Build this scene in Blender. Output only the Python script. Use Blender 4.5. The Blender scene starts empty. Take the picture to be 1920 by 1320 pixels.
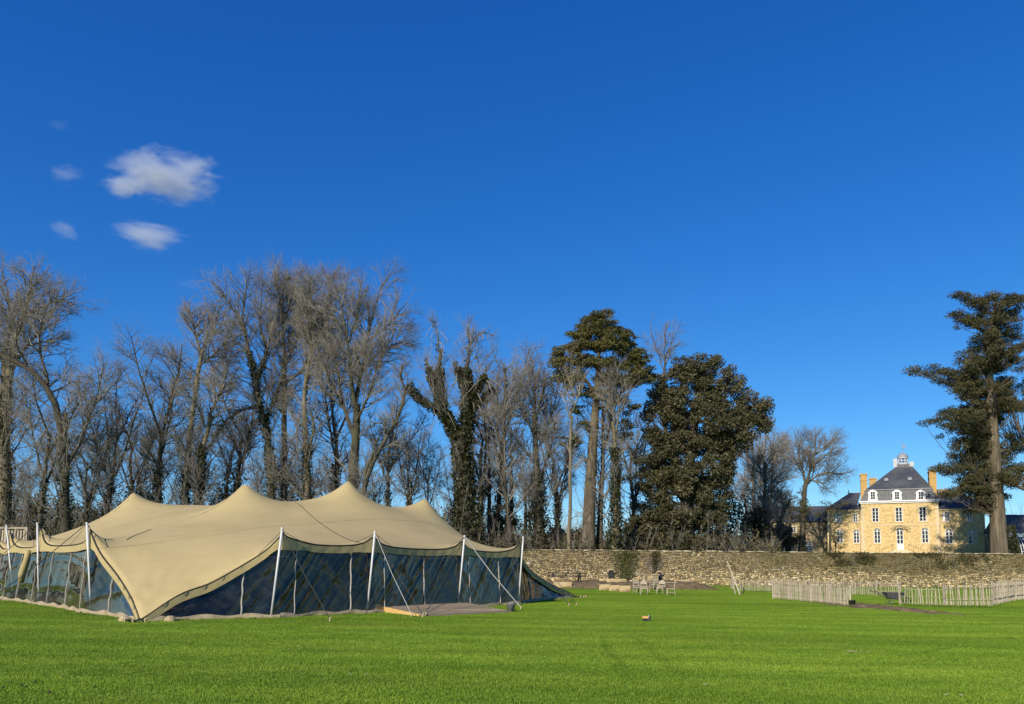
import bpy, bmesh, math, random
import numpy as np
from mathutils import Vector, Matrix, Euler

S = bpy.context.scene
COL = S.collection
R = math.radians
rng = np.random.default_rng(7)
random.seed(7)

# ------------------------------------------------------------------ camera
F = 1400.0                      # focal length in pixels of the 1920 px wide photograph
EYE = Vector((0, 0, 1.6))
PITCH, ROLL = R(5.0), R(0.5)
PPY = 1067 - F * math.tan(PITCH)
CM = Matrix.Rotation(math.pi / 2 + PITCH, 3, 'X') @ Matrix.Rotation(ROLL, 3, 'Z')
cam = bpy.data.cameras.new('camera')
cam.sensor_width = 36; cam.lens = F / 1920 * 36
cam.shift_y = (PPY - 660) / 1920
cam.clip_start = 0.1; cam.clip_end = 9000
camo = bpy.data.objects.new('camera', cam); COL.objects.link(camo)
camo.location = EYE; camo.rotation_euler = CM.to_euler()
S.camera = camo

# ------------------------------------------------------------------ sky and sun
SUN_AZ, SUN_EL = R(-149), R(31)          # azimuth measured from +Y towards +X
sun_dir = Vector((math.sin(SUN_AZ) * math.cos(SUN_EL), math.cos(SUN_AZ) * math.cos(SUN_EL), math.sin(SUN_EL)))
W = bpy.data.worlds.new('World'); S.world = W; W.use_nodes = True
nt = W.node_tree; nt.nodes.clear()
sky = nt.nodes.new('ShaderNodeTexSky'); sky.sky_type = 'NISHITA'; sky.sun_disc = False
sky.sun_elevation = SUN_EL; sky.sun_rotation = SUN_AZ
sky.altitude = 0; sky.air_density = 1.0; sky.dust_density = 0.05; sky.ozone_density = 4.0
gam = nt.nodes.new('ShaderNodeGamma'); gam.inputs['Gamma'].default_value = 1.12
hs = nt.nodes.new('ShaderNodeHueSaturation'); hs.inputs['Hue'].default_value = .505; hs.inputs['Saturation'].default_value = 1.22; hs.inputs['Value'].default_value = 0.92
bg = nt.nodes.new('ShaderNodeBackground'); bg.inputs['Strength'].default_value = 0.105
wo = nt.nodes.new('ShaderNodeOutputWorld')
nt.links.new(sky.outputs[0], gam.inputs[0]); nt.links.new(gam.outputs[0], hs.inputs['Color'])
tnt = nt.nodes.new('ShaderNodeMix'); tnt.data_type = 'RGBA'; tnt.blend_type = 'MULTIPLY'; tnt.inputs[0].default_value = 1.0
tnt.inputs[7].default_value = (.70, .88, 1.04, 1)
nt.links.new(hs.outputs[0], tnt.inputs[6]); sp = nt.nodes.new('ShaderNodeSeparateColor'); cb = nt.nodes.new('ShaderNodeCombineColor'); nt.links.new(tnt.outputs[2], sp.inputs[0])
for ch, (kk, gg) in enumerate(((.80, 1.0), (1.09, .85), (1.80, .65))):   # film response of the blue sky
    pw = nt.nodes.new('ShaderNodeMath'); pw.operation = 'POWER'; pw.inputs[1].default_value = gg; nt.links.new(sp.outputs[ch], pw.inputs[0])
    ml = nt.nodes.new('ShaderNodeMath'); ml.operation = 'MULTIPLY'; ml.inputs[1].default_value = kk; nt.links.new(pw.outputs[0], ml.inputs[0]); nt.links.new(ml.outputs[0], cb.inputs[ch])
nt.links.new(cb.outputs[0], bg.inputs[0]); nt.links.new(bg.outputs[0], wo.inputs[0])
sl = bpy.data.lights.new('sun', 'SUN'); sl.energy = 5.0; sl.angle = R(0.5); sl.color = (1.0, 0.92, 0.79)
so = bpy.data.objects.new('sun', sl); COL.objects.link(so)
so.rotation_euler = (-sun_dir).to_track_quat('-Z', 'Y').to_euler()
S.view_settings.view_transform = 'Standard'; S.view_settings.look = 'None'
S.view_settings.exposure = 0.25; S.view_settings.gamma = 1.0
S.view_settings.use_curve_mapping = False
S.render.engine = 'CYCLES'
S.cycles.max_bounces = 6; S.cycles.diffuse_bounces = 2; S.cycles.glossy_bounces = 2
S.cycles.transparent_max_bounces = 16; S.cycles.transmission_bounces = 3; S.cycles.volume_bounces = 1
S.cycles.caustics_reflective = False; S.cycles.caustics_refractive = False
S.cycles.use_denoising = True
S.cycles.use_adaptive_sampling = False
S.cycles.sample_clamp_indirect = 4.0

# ------------------------------------------------------------------ points from the survey of the photograph
def ray(px, py):
    d = CM @ Vector(((px - 960) / F, (PPY - py) / F, -1.0))
    return d
def at(px, py, Y):
    d = ray(px, py); return EYE + d * (Y / d.y)
def gnd(px, py, z=0.0):
    d = ray(px, py); return EYE + d * ((z - EYE.z) / d.z)
def proj(p):
    v = CM.transposed() @ (Vector(p) - EYE)
    return 960 + F * v.x / -v.z, PPY - F * v.y / -v.z
def atz(px, py, z):
    return gnd(px, py, z)

# ------------------------------------------------------------------ materials
def N(t, kind, **kw):
    n = t.nodes.new(kind)
    for k, v in kw.items():
        if k in n.inputs.keys(): n.inputs[k].default_value = v
        else: setattr(n, k, v)
    return n
def rgb(c): return (c[0], c[1], c[2], 1.0)
def newmat(name):
    m = bpy.data.materials.new(name); m.use_nodes = True
    t = m.node_tree; t.nodes.clear()
    o = t.nodes.new('ShaderNodeOutputMaterial'); p = t.nodes.new('ShaderNodeBsdfPrincipled')
    t.links.new(p.outputs[0], o.inputs[0])
    return m, t, p, o
def mixc(t, a, b, f=None, blend='MIX', fac=0.5):
    n = t.nodes.new('ShaderNodeMix'); n.data_type = 'RGBA'; n.blend_type = blend; n.inputs[0].default_value = fac
    for s, v in ((6, a), (7, b)):
        if hasattr(v, 'links') or hasattr(v, 'is_linked'): t.links.new(v, n.inputs[s])
        else: n.inputs[s].default_value = rgb(v)
    if f is not None: t.links.new(f, n.inputs[0])
    return n.outputs[2]
def noise(t, vec, scale, detail=5, rough=.6, lo=.35, hi=.65, dist=0):
    n = N(t, 'ShaderNodeTexNoise', Scale=scale, Detail=detail, Roughness=rough, Distortion=dist)
    t.links.new(vec, n.inputs['Vector'])
    m = N(t, 'ShaderNodeMapRange'); m.inputs[1].default_value = lo; m.inputs[2].default_value = hi
    t.links.new(n.outputs[0], m.inputs[0])
    return m.outputs[0]
def coord(t, world=False, stretch=None):
    if world: c = t.nodes.new('ShaderNodeNewGeometry').outputs['Position']
    else: c = t.nodes.new('ShaderNodeTexCoord').outputs['Object']
    if stretch:
        mp = t.nodes.new('ShaderNodeMapping'); mp.inputs['Scale'].default_value = stretch
        t.links.new(c, mp.inputs[0]); c = mp.outputs[0]
    return c
def mat(name, a, b=None, scale=4.0, rough=.85, bump=0.0, bscale=None, c=None, cscale=.6, world=False, rand=0.0, attr=None, spec=.3, metal=0.0, stretch=None, detail=6, sss=0.0):
    m, t, p, o = newmat(name)
    p.inputs['Roughness'].default_value = rough; p.inputs['Specular IOR Level'].default_value = spec
    p.inputs['Metallic'].default_value = metal
    v = coord(t, world, stretch)
    if attr:
        at_ = N(t, 'ShaderNodeAttribute', attribute_name=attr); col = at_.outputs['Color']
    else:
        rg = N(t, 'ShaderNodeRGB'); rg.outputs[0].default_value = rgb(a); col = rg.outputs[0]
    if b is not None: col = mixc(t, col, b, noise(t, v, scale, detail))
    if c is not None: col = mixc(t, col, c, noise(t, v, cscale, 4, .55, .45, .62))
    if rand:
        oi = t.nodes.new('ShaderNodeObjectInfo')
        mr = N(t, 'ShaderNodeMapRange'); mr.inputs[3].default_value = 1 - rand; mr.inputs[4].default_value = 1 + rand
        t.links.new(oi.outputs['Random'], mr.inputs[0])
        h = t.nodes.new('ShaderNodeHueSaturation'); t.links.new(mr.outputs[0], h.inputs['Value']); t.links.new(col, h.inputs['Color'])
        col = h.outputs[0]
    t.links.new(col, p.inputs['Base Color'])
    if bump:
        n = N(t, 'ShaderNodeTexNoise', Scale=bscale or scale * 3, Detail=6, Roughness=.65); t.links.new(v, n.inputs['Vector'])
        bp = N(t, 'ShaderNodeBump', Strength=bump, Distance=.05); t.links.new(n.outputs[0], bp.inputs['Height'])
        t.links.new(bp.outputs[0], p.inputs['Normal'])
    return m
def leafmat(name, a, b, trans=.25, rough=.6, scale=.5, spec=.25):
    m, t, p, o = newmat(name)
    v = coord(t, True)
    at_ = N(t, 'ShaderNodeAttribute', attribute_name='tint')
    col = mixc(t, a, b, noise(t, v, scale, 4, .6, .35, .68))
    col = mixc(t, col, at_.outputs['Color'], blend='MULTIPLY', fac=1.0)
    t.links.new(col, p.inputs['Base Color']); p.inputs['Roughness'].default_value = rough; p.inputs['Specular IOR Level'].default_value = spec
    tr = t.nodes.new('ShaderNodeBsdfTranslucent'); t.links.new(col, tr.inputs[0])
    ms = N(t, 'ShaderNodeMixShader'); ms.inputs[0].default_value = trans
    t.links.new(p.outputs[0], ms.inputs[1]); t.links.new(tr.outputs[0], ms.inputs[2]); t.links.new(ms.outputs[0], o.inputs[0])
    return m

def lawn_colour(t):
    v = coord(t, True)
    va = coord(t, True, (.35, 1.0, 1.0))
    col = mixc(t, (.205, .325, .024), (.285, .395, .038), noise(t, va, .45, 6, .62, .36, .66))
    col = mixc(t, col, (.140, .250, .016), noise(t, va, 1.7, 5, .6, .50, .72))
    col = mixc(t, col, (.285, .330, .050), noise(t, v, .9, 6, .65, .60, .80))
    dk = noise(t, coord(t, True, (.30, 1.0, 1.0)), .16, 5, .6, .46, .70)
    h = N(t, 'ShaderNodeMath', operation='MULTIPLY'); h.inputs[1].default_value = .75; t.links.new(dk, h.inputs[0])
    col = mixc(t, col, (.105, .190, .012), h.outputs[0])
    yl = noise(t, coord(t, True, (.5, 1.0, 1.0)), .33, 6, .65, .52, .74); h2 = N(t, 'ShaderNodeMath', operation='MULTIPLY'); h2.inputs[1].default_value = .55; t.links.new(yl, h2.inputs[0])
    col = mixc(t, col, (.300, .330, .045), h2.outputs[0])
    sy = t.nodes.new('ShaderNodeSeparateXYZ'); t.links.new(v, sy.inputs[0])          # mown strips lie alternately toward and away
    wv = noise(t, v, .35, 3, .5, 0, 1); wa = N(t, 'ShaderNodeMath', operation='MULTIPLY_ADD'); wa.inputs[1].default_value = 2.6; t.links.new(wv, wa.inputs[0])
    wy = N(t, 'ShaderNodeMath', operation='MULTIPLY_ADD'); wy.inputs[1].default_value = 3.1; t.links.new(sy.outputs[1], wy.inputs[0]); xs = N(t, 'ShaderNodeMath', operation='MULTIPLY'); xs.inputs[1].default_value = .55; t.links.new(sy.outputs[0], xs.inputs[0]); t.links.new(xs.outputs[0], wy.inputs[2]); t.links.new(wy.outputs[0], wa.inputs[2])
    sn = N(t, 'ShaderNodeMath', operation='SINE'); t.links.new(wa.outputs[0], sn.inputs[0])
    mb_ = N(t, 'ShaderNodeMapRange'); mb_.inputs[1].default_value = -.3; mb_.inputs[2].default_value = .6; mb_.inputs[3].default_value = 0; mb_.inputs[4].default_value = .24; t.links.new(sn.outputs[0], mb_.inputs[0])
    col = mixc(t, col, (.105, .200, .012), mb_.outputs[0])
    for (a, b, w) in LANES:                       # tyre lanes where the grass lies flat
        a, b = gnd(*a), gnd(*b); d = (b - a).normalized(); nn = Vector((-d.y, d.x, 0)); L = (b - a).length
        def dot(vec, off):
            q = N(t, 'ShaderNodeVectorMath', operation='DOT_PRODUCT'); q.inputs[1].default_value = vec; t.links.new(v, q.inputs[0])
            r_ = N(t, 'ShaderNodeMath', operation='SUBTRACT'); r_.inputs[1].default_value = off; t.links.new(q.outputs['Value'], r_.inputs[0]); return r_.outputs[0]
        x = dot(nn, a.dot(nn)); wob = noise(t, v, .8, 3, .5, 0, 1); wm = N(t, 'ShaderNodeMath', operation='MULTIPLY_ADD'); wm.inputs[1].default_value = .5; t.links.new(wob, wm.inputs[0]); t.links.new(x, wm.inputs[2])
        sb = N(t, 'ShaderNodeMath', operation='SUBTRACT'); sb.inputs[1].default_value = .25; t.links.new(wm.outputs[0], sb.inputs[0])
        ab = N(t, 'ShaderNodeMath', operation='ABSOLUTE'); t.links.new(sb.outputs[0], ab.inputs[0])
        m1 = N(t, 'ShaderNodeMapRange'); m1.inputs[1].default_value = w; m1.inputs[2].default_value = w * .2; t.links.new(ab.outputs[0], m1.inputs[0])
        y = dot(d, a.dot(d) + L / 2); ay = N(t, 'ShaderNodeMath', operation='ABSOLUTE'); t.links.new(y, ay.inputs[0])
        m2 = N(t, 'ShaderNodeMapRange'); m2.inputs[1].default_value = L * .55; m2.inputs[2].default_value = L * .3; t.links.new(ay.outputs[0], m2.inputs[0])
        mm = N(t, 'ShaderNodeMath', operation='MULTIPLY'); t.links.new(m1.outputs[0], mm.inputs[0]); t.links.new(m2.outputs[0], mm.inputs[1])
        pt = noise(t, v, 2.5, 4, .6, .3, .6); m3 = N(t, 'ShaderNodeMath', operation='MULTIPLY'); t.links.new(mm.outputs[0], m3.inputs[0]); t.links.new(pt, m3.inputs[1])
        m4 = N(t, 'ShaderNodeMath', operation='MULTIPLY'); m4.inputs[1].default_value = .5; t.links.new(m3.outputs[0], m4.inputs[0])
        col = mixc(t, col, (.085, .165, .010), m4.outputs[0])
    return col, v
LANES = [((1122, 1190), (1190, 1290), .16), ((1186, 1188), (1300, 1288), .17), ((0, 1262), (430, 1232), .10), ((250, 1262), (470, 1238), .09), ((1690, 1232), (1790, 1212), .15)]
def grass_mats():
    m, t, p, o = newmat('lawn_soil_and_turf')
    col, v = lawn_colour(t)
    col = mixc(t, col, (.085, .135, .02), noise(t, v, 14, 6, .7, .45, .75))
    t.links.new(col, p.inputs['Base Color']); p.inputs['Roughness'].default_value = .9; p.inputs['Specular IOR Level'].default_value = .1
    n = N(t, 'ShaderNodeTexNoise', Scale=9.0, Detail=8, Roughness=.75); t.links.new(v, n.inputs['Vector'])
    bp = N(t, 'ShaderNodeBump', Strength=.9, Distance=.12); t.links.new(n.outputs[0], bp.inputs['Height']); t.links.new(bp.outputs[0], p.inputs['Normal'])
    m2, t, p, o = newmat('grass_blade')
    col, v = lawn_colour(t)
    at_ = N(t, 'ShaderNodeAttribute', attribute_name='tint')
    col = mixc(t, col, at_.outputs['Color'], blend='MULTIPLY', fac=1.0)
    t.links.new(col, p.inputs['Base Color']); p.inputs['Roughness'].default_value = .55; p.inputs['Specular IOR Level'].default_value = .25
    tr = t.nodes.new('ShaderNodeBsdfTranslucent'); t.links.new(col, tr.inputs[0])
    ms = N(t, 'ShaderNodeMixShader'); ms.inputs[0].default_value = .35
    t.links.new(p.outputs[0], ms.inputs[1]); t.links.new(tr.outputs[0], ms.inputs[2]); t.links.new(ms.outputs[0], o.inputs[0])
    return m, m2

M = {}
M['lawn'], M['blade'] = grass_mats()
M['litter'] = mat('leaf_litter', (.13, .10, .05), (.08, .085, .03), 1.2, .95, .6, 6, c=(.11, .14, .035), cscale=.12, world=True)
M['bark'] = mat('grey_bark', (0.104, 0.086, 0.060), (0.060, 0.052, 0.037), 1.6, .95, .8, 9, c=(0.068, 0.065, 0.031), cscale=.7, stretch=(1, 1, .25))
M['bark_pale'] = mat('pale_bark', (0.216, 0.174, 0.108), (0.132, 0.108, 0.072), 1.6, .95, .7, 9, c=(0.090, 0.084, 0.042), cscale=.5, stretch=(1, 1, .3))
M['bark_dark'] = mat('dark_bark', (0.072, 0.060, 0.043), (0.043, 0.037, 0.025), 2.0, .95, .8, 9, stretch=(1, 1, .3))
M['bark_fir'] = mat('fir_bark', (.120, .094, .058), (.046, .037, .025), 1.5, .95, 1.0, 5, c=(.170, .138, .090), cscale=1.6, stretch=(1.6, 1.6, .22), detail=9)
M['twig'] = mat('twig_bark', (.185, .166, .136), (.262, .236, .192), .5, .9, c=(.135, .120, .094), cscale=.25)
M['twig_pale'] = mat('pale_twig', (.27, .235, .18), (.36, .31, .235), .5, .9)
M['ivy'] = leafmat('ivy_leaf', (.030, .034, .012), (.055, .055, .018), .12, .5, 1.0)
M['oak_leaf'] = leafmat('evergreen_oak_leaf', (.062, .058, .026), (.118, .104, .048), .15, .5, .35, .3)
M['cypress'] = leafmat('cypress_spray', (.088, .086, .026), (.148, .126, .038), .2, .7, .3)
M['fir_needle'] = leafmat('fir_needle', (.046, .047, .020), (.105, .090, .034), .12, .65, .4)
M['pine_needle'] = leafmat('pine_needle', (.060, .062, .018), (.125, .105, .035), .2, .65, .4)
M['shrub_leaf'] = leafmat('shrub_leaf', (.060, .055, .022), (.115, .095, .040), .2, .7, .5)
M['green_leaf'] = leafmat('creeper_leaf', (.090, .110, .025), (.150, .140, .045), .25, .6, 1.0)
M['white'] = mat('white_paint', (.78, .77, .73), (.66, .65, .61), 3, .55)
M['slate'] = mat('slate_roof', (.055, .060, .072), (.036, .040, .050), 3.0, .62, .35, 14, c=(.075, .078, .082), cscale=.35)
M['slate_old'] = mat('weathered_slate', (.165, .165, .160), (.095, .095, .095), 3.5, .75, .4, 14)
M['lead'] = mat('lead_sheet', (.30, .30, .31), (.22, .22, .23), 2, .55)
M['glass'] = mat('dark_window_glass', (.012, .014, .018), rough=.08, spec=.6)
M['cream_stone'] = mat('cream_dressed_stone', (.66, .54, .34), (.55, .43, .25), 2.5, .9, .3, 8)
M['gold_render'] = mat('golden_lime_render', (.67, .495, .225), (.58, .405, .165), 1.1, .92, .35, 6, c=(.43, .31, .145), cscale=2.6, detail=8)
M['brick_gold'] = mat('golden_chimney_stone', (.52, .33, .11), (.40, .25, .085), 2.0, .92, .4, 7)
M['farm_stone'] = mat('rubble_farmhouse_stone', (0.446, 0.344, 0.189), (0.270, 0.209, 0.121), 1.6, .95, .6, 5, c=(0.189, 0.155, 0.095), cscale=.8)
M['stone'] = mat('wall_stone', (.4, .3, .2), None, attr='tint', rough=.93, bump=.6, bscale=9)
M['mortar'] = mat('wall_mortar', (.17, .135, .075), (.10, .082, .045), 5, .97, .8, 12)
M['oak_pale'] = mat('pale_sawn_oak', (.62, .47, .25), (.52, .38, .18), 3, .85, .3, 12, c=(.30, .20, .09), cscale=2.2, stretch=(.4, 1, 1))
M['teak'] = mat('weathered_garden_wood', (.42, .35, .25), (.31, .26, .18), 6, .85, .3, 25, rand=.15)
M['picket'] = mat('chestnut_paling', (.44, .37, .265), (.30, .25, .175), 7, .88, .3, 25, rand=.28)
M['dark_wood'] = mat('dark_stained_wood', (.042, .037, .031), (.025, .022, .019), 5, .8)
M['earth'] = mat('bare_earth', (.145, .100, .048), (.085, .060, .030), 3.0, .97, 1.0, 8, c=(.19, .14, .075), cscale=1.4, world=True)
M['earth_dark'] = mat('dark_mud', (.045, .032, .022), (.028, .02, .014), 6, .9, .8, 16)
M['steel'] = mat('galvanised_steel', (.50, .50, .50), (.38, .38, .38), 5, .42, metal=.85)
M['barrow'] = mat('dull_grey_barrow_steel', (.13, .13, .13), (.08, .075, .07), 6, .55, metal=.3)
M['rubber'] = mat('black_rubber', (.016, .016, .017), (.03, .03, .03), 6, .75)
M['alu'] = mat('pale_aluminium_pole', (0.607, 0.599, 0.574), (0.525, 0.517, 0.500), 4, .5, spec=.5)
M['strap'] = mat('dark_webbing', (.030, .028, .026), (.05, .046, .04), 20, .85)
M['strap_pale'] = mat('pale_webbing', (0.413, 0.398, 0.367), (0.338, 0.323, 0.292), 20, .8)
M['peg'] = mat('wooden_peg', (.60, .46, .28), (.48, .36, .20), 8, .85)
M['deck'] = mat('weathered_deck_board', (.300, .232, .150), (.225, .170, .108), 5, .85, .3, 22, rand=.14)
M['deck_pale'] = mat('fresh_timber', (.62, .41, .16), (.52, .33, .12), 5, .85, .3, 18)
M['tent_floor'] = mat('dusty_tent_floor', (.23, .175, .11), (.17, .13, .08), 1.5, .9)
M['skirt'] = mat('dirty_canvas_skirt', (.36, .285, .175), (.24, .185, .11), 3.5, .95, .5, 10)
M['zip'] = mat('pale_zip_tape', (.55, .50, .42), (.44, .40, .33), 9, .8)
M['orange_wood'] = mat('orange_wood', (.72, .42, .13), (.58, .31, .09), 20, .8)
M['iron'] = mat('dark_iron', (.025, .026, .030), (.05, .05, .055), 10, .5, metal=.3)
M['blue_grey'] = mat('blue_grey_metal', (.28, .30, .36), (.20, .21, .25), 10, .45, metal=.3)
M['galva'] = mat('zinc_bucket', (.30, .31, .32), (.22, .225, .23), 7, .5, metal=.5)

def tent_fabric():
    m, t, p, o = newmat('stretch_tent_fabric')
    v = coord(t)
    col = mixc(t, (.455, .356, .170), (.400, .312, .147), noise(t, v, .5, 5, .6, .35, .65))
    col = mixc(t, col, (.345, .265, .125), noise(t, v, 2.3, 6, .7, .62, .85))
    t.links.new(col, p.inputs['Base Color']); p.inputs['Roughness'].default_value = .8; p.inputs['Specular IOR Level'].default_value = .2
    tr = t.nodes.new('ShaderNodeBsdfTranslucent'); t.links.new(col, tr.inputs[0])
    ms = N(t, 'ShaderNodeMixShader'); ms.inputs[0].default_value = .06
    t.links.new(p.outputs[0], ms.inputs[1]); t.links.new(tr.outputs[0], ms.inputs[2]); t.links.new(ms.outputs[0], o.inputs[0])
    n = N(t, 'ShaderNodeTexNoise', Scale=.7, Detail=5, Roughness=.5); t.links.new(v, n.inputs['Vector'])
    bp = N(t, 'ShaderNodeBump', Strength=.3, Distance=.1); t.links.new(n.outputs[0], bp.inputs['Height']); t.links.new(bp.outputs[0], p.inputs['Normal'])
    return m
def plastic():
    m, t, p, o = newmat('clear_pvc_sheet')
    t.nodes.remove(p)
    v = coord(t)
    tr = t.nodes.new('ShaderNodeBsdfTransparent'); tr.inputs[0].default_value = (.46, .47, .49, 1)
    gl = t.nodes.new('ShaderNodeBsdfGlossy'); gl.inputs['Roughness'].default_value = .09; gl.inputs[0].default_value = (.88, .79, .68, 1)
    df = t.nodes.new('ShaderNodeBsdfDiffuse'); df.inputs[0].default_value = (.55, .55, .54, 1)
    sx = t.nodes.new('ShaderNodeSeparateXYZ'); t.links.new(v, sx.inputs[0])      # creases run down the sheet at a slant
    a1 = N(t, 'ShaderNodeMath', operation='ADD'); t.links.new(sx.outputs[0], a1.inputs[0]); t.links.new(sx.outputs[1], a1.inputs[1])
    a2 = N(t, 'ShaderNodeMath', operation='MULTIPLY_ADD'); t.links.new(sx.outputs[2], a2.inputs[0]); a2.inputs[1].default_value = -1.1; t.links.new(a1.outputs[0], a2.inputs[2])
    cx = t.nodes.new('ShaderNodeCombineXYZ'); t.links.new(a2.outputs[0], cx.inputs[0]); m5 = N(t, 'ShaderNodeMath', operation='MULTIPLY'); m5.inputs[1].default_value = .16; t.links.new(sx.outputs[2], m5.inputs[0]); t.links.new(m5.outputs[0], cx.inputs[1])
    n = N(t, 'ShaderNodeTexNoise', Scale=1.7, Detail=6, Roughness=.6, Distortion=.5); t.links.new(cx.outputs[0], n.inputs['Vector'])
    n.noise_type = 'RIDGED_MULTIFRACTAL'; n.normalize = True
    bp = N(t, 'ShaderNodeBump', Strength=.55, Distance=.12); t.links.new(n.outputs[0], bp.inputs['Height'])
    t.links.new(bp.outputs[0], gl.inputs['Normal'])
    lw = N(t, 'ShaderNodeLayerWeight', Blend=.5); t.links.new(bp.outputs[0], lw.inputs['Normal'])
    pw = N(t, 'ShaderNodeMath', operation='POWER'); pw.inputs[1].default_value = 3.0; t.links.new(lw.outputs['Facing'], pw.inputs[0])
    mr = N(t, 'ShaderNodeMapRange'); mr.inputs[1].default_value = 0; mr.inputs[2].default_value = 1; mr.inputs[3].default_value = .055; mr.inputs[4].default_value = .8
    t.links.new(pw.outputs[0], mr.inputs[0])
    ms = N(t, 'ShaderNodeMixShader'); t.links.new(mr.outputs[0], ms.inputs[0])
    t.links.new(tr.outputs[0], ms.inputs[1]); t.links.new(gl.outputs[0], ms.inputs[2])
    ms2 = N(t, 'ShaderNodeMixShader')
    dirt = noise(t, v, 2.2, 7, .7, .45, 1.1); t.links.new(dirt, ms2.inputs[0])
    mm = N(t, 'ShaderNodeMath', operation='MULTIPLY'); mm.inputs[1].default_value = .12; mm.use_clamp = True
    m3 = N(t, 'ShaderNodeMath', operation='ADD'); m3.inputs[1].default_value = .008; t.links.new(dirt, mm.inputs[0]); t.links.new(mm.outputs[0], m3.inputs[0]); t.links.new(m3.outputs[0], ms2.inputs[0])
    t.links.new(ms.outputs[0], ms2.inputs[1]); t.links.new(df.outputs[0], ms2.inputs[2]); t.links.new(ms2.outputs[0], o.inputs[0])
    return m
M['fabric'] = tent_fabric()
M['pvc'] = plastic()
M['seam'] = mat('tent_seam', (.40, .315, .158), (.35, .27, .135), 3, .85)

# ------------------------------------------------------------------ mesh helpers
class MB:
    def __init__(s): s.v = []; s.f = []
    def add(s, vs, fs):
        b = len(s.v); s.v += [tuple(v) for v in vs]; s.f += [tuple(i + b for i in f) for f in fs]; return s
    def box(s, x0, x1, y0, y1, z0, z1, mtx=None):
        vs = [Vector((x, y, z)) for z in (z0, z1) for x, y in ((x0, y0), (x1, y0), (x1, y1), (x0, y1))]
        if mtx is not None: vs = [mtx @ v for v in vs]
        return s.add(vs, [(3, 2, 1, 0), (4, 5, 6, 7), (0, 1, 5, 4), (1, 2, 6, 5), (2, 3, 7, 6), (3, 0, 4, 7)])
    def beam(s, a, b, w, h, up=(0, 0, 1)):
        a = Vector(a); b = Vector(b); d = (b - a).normalized(); u = Vector(up)
        if abs(d.dot(u)) > .98: u = Vector((1, 0, 0))
        r = d.cross(u).normalized(); u = r.cross(d)
        vs = [p + r * sx * w / 2 + u * sz * h / 2 for p in (a, b) for sx, sz in ((-1, -1), (1, -1), (1, 1), (-1, 1))]
        return s.add(vs, [(0, 1, 2, 3), (7, 6, 5, 4), (0, 4, 5, 1), (1, 5, 6, 2), (2, 6, 7, 3), (3, 7, 4, 0)])
    def tube(s, pts, rad, n=8, cap=True):
        pts = [Vector(p) for p in pts]
        if not hasattr(rad, '__len__'): rad = [rad] * len(pts)
        vs = []; ref = None
        for i, p in enumerate(pts):
            d = (pts[min(i + 1, len(pts) - 1)] - pts[max(i - 1, 0)]).normalized()
            if ref is None: ref = Vector((0, 0, 1)) if abs(d.z) < .9 else Vector((1, 0, 0))
            a = d.cross(ref).normalized(); ref = a.cross(d); b_ = ref
            for k in range(n):
                an = 2 * math.pi * k / n; vs.append(p + (a * math.cos(an) + b_ * math.sin(an)) * rad[i])
        fs = []
        for i in range(len(pts) - 1):
            for k in range(n):
                fs.append((i * n + k, i * n + (k + 1) % n, (i + 1) * n + (k + 1) % n, (i + 1) * n + k))
        if cap: fs += [tuple(range(n - 1, -1, -1)), tuple((len(pts) - 1) * n + k for k in range(n))]
        return s.add(vs, fs)
    def lathe(s, prof, n=16, c=(0, 0, 0)):
        vs = [(c[0] + r * math.cos(2 * math.pi * k / n), c[1] + r * math.sin(2 * math.pi * k / n), c[2] + z) for r, z in prof for k in range(n)]
        fs = [(i * n + k, i * n + (k + 1) % n, (i + 1) * n + (k + 1) % n, (i + 1) * n + k) for i in range(len(prof) - 1) for k in range(n)]
        return s.add(vs, fs)
    def build(s, name, m, parent=None, smooth=False, loc=None):
        me = bpy.data.meshes.new(name); me.from_pydata(s.v, [], s.f); me.update()
        if smooth: me.polygons.foreach_set('use_smooth', [True] * len(me.polygons))
        return link(name, me, m, parent, loc)
def link(name, me, m, parent=None, loc=None):
    if m is not None and not me.materials: me.materials.append(m)
    o = bpy.data.objects.new(name, me); COL.objects.link(o)
    if parent is not None: o.parent = parent
    if loc is not None: o.location = loc
    return o
def npmesh(name, v, f, smooth=False, tint=None):
    """fast mesh from numpy: v (n,3), f (m,k) all faces with k corners; tint (n,3) vertex colour"""
    me = bpy.data.meshes.new(name)
    v = np.ascontiguousarray(v, dtype=np.float32); f = np.ascontiguousarray(f, dtype=np.int32)
    me.vertices.add(len(v)); me.vertices.foreach_set('co', v.ravel())
    me.loops.add(f.size); me.loops.foreach_set('vertex_index', f.ravel())
    me.polygons.add(len(f)); me.polygons.foreach_set('loop_start', np.arange(0, f.size, f.shape[1], dtype=np.int32))
    if smooth: me.polygons.foreach_set('use_smooth', np.ones(len(f), dtype=bool))
    me.update(calc_edges=True)
    if tint is not None:
        a = me.attributes.new('tint', 'FLOAT_COLOR', 'POINT')
        c = np.ones((len(v), 4), dtype=np.float32); c[:, :3] = tint; a.data.foreach_set('color', c.ravel())
    return me
def tag(o, label=None, cat=None, group=None, kind=None):
    if label: o['label'] = label
    if cat: o['category'] = cat
    if group: o['group'] = group
    if kind: o['kind'] = kind
    return o
def empty(name, loc, rz=0.0):
    o = bpy.data.objects.new(name, None); COL.objects.link(o); o.location = loc; o.rotation_euler = (0, 0, rz); o.empty_display_size = .3
    return o
def copy_tree(o, parent=None):
    c = o.copy(); COL.objects.link(c); c.parent = parent
    for ch in o.children: copy_tree(ch, c)
    return c
def smooth01(x): x = max(0.0, min(1.0, x)); return x * x * (3 - 2 * x)

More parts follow.
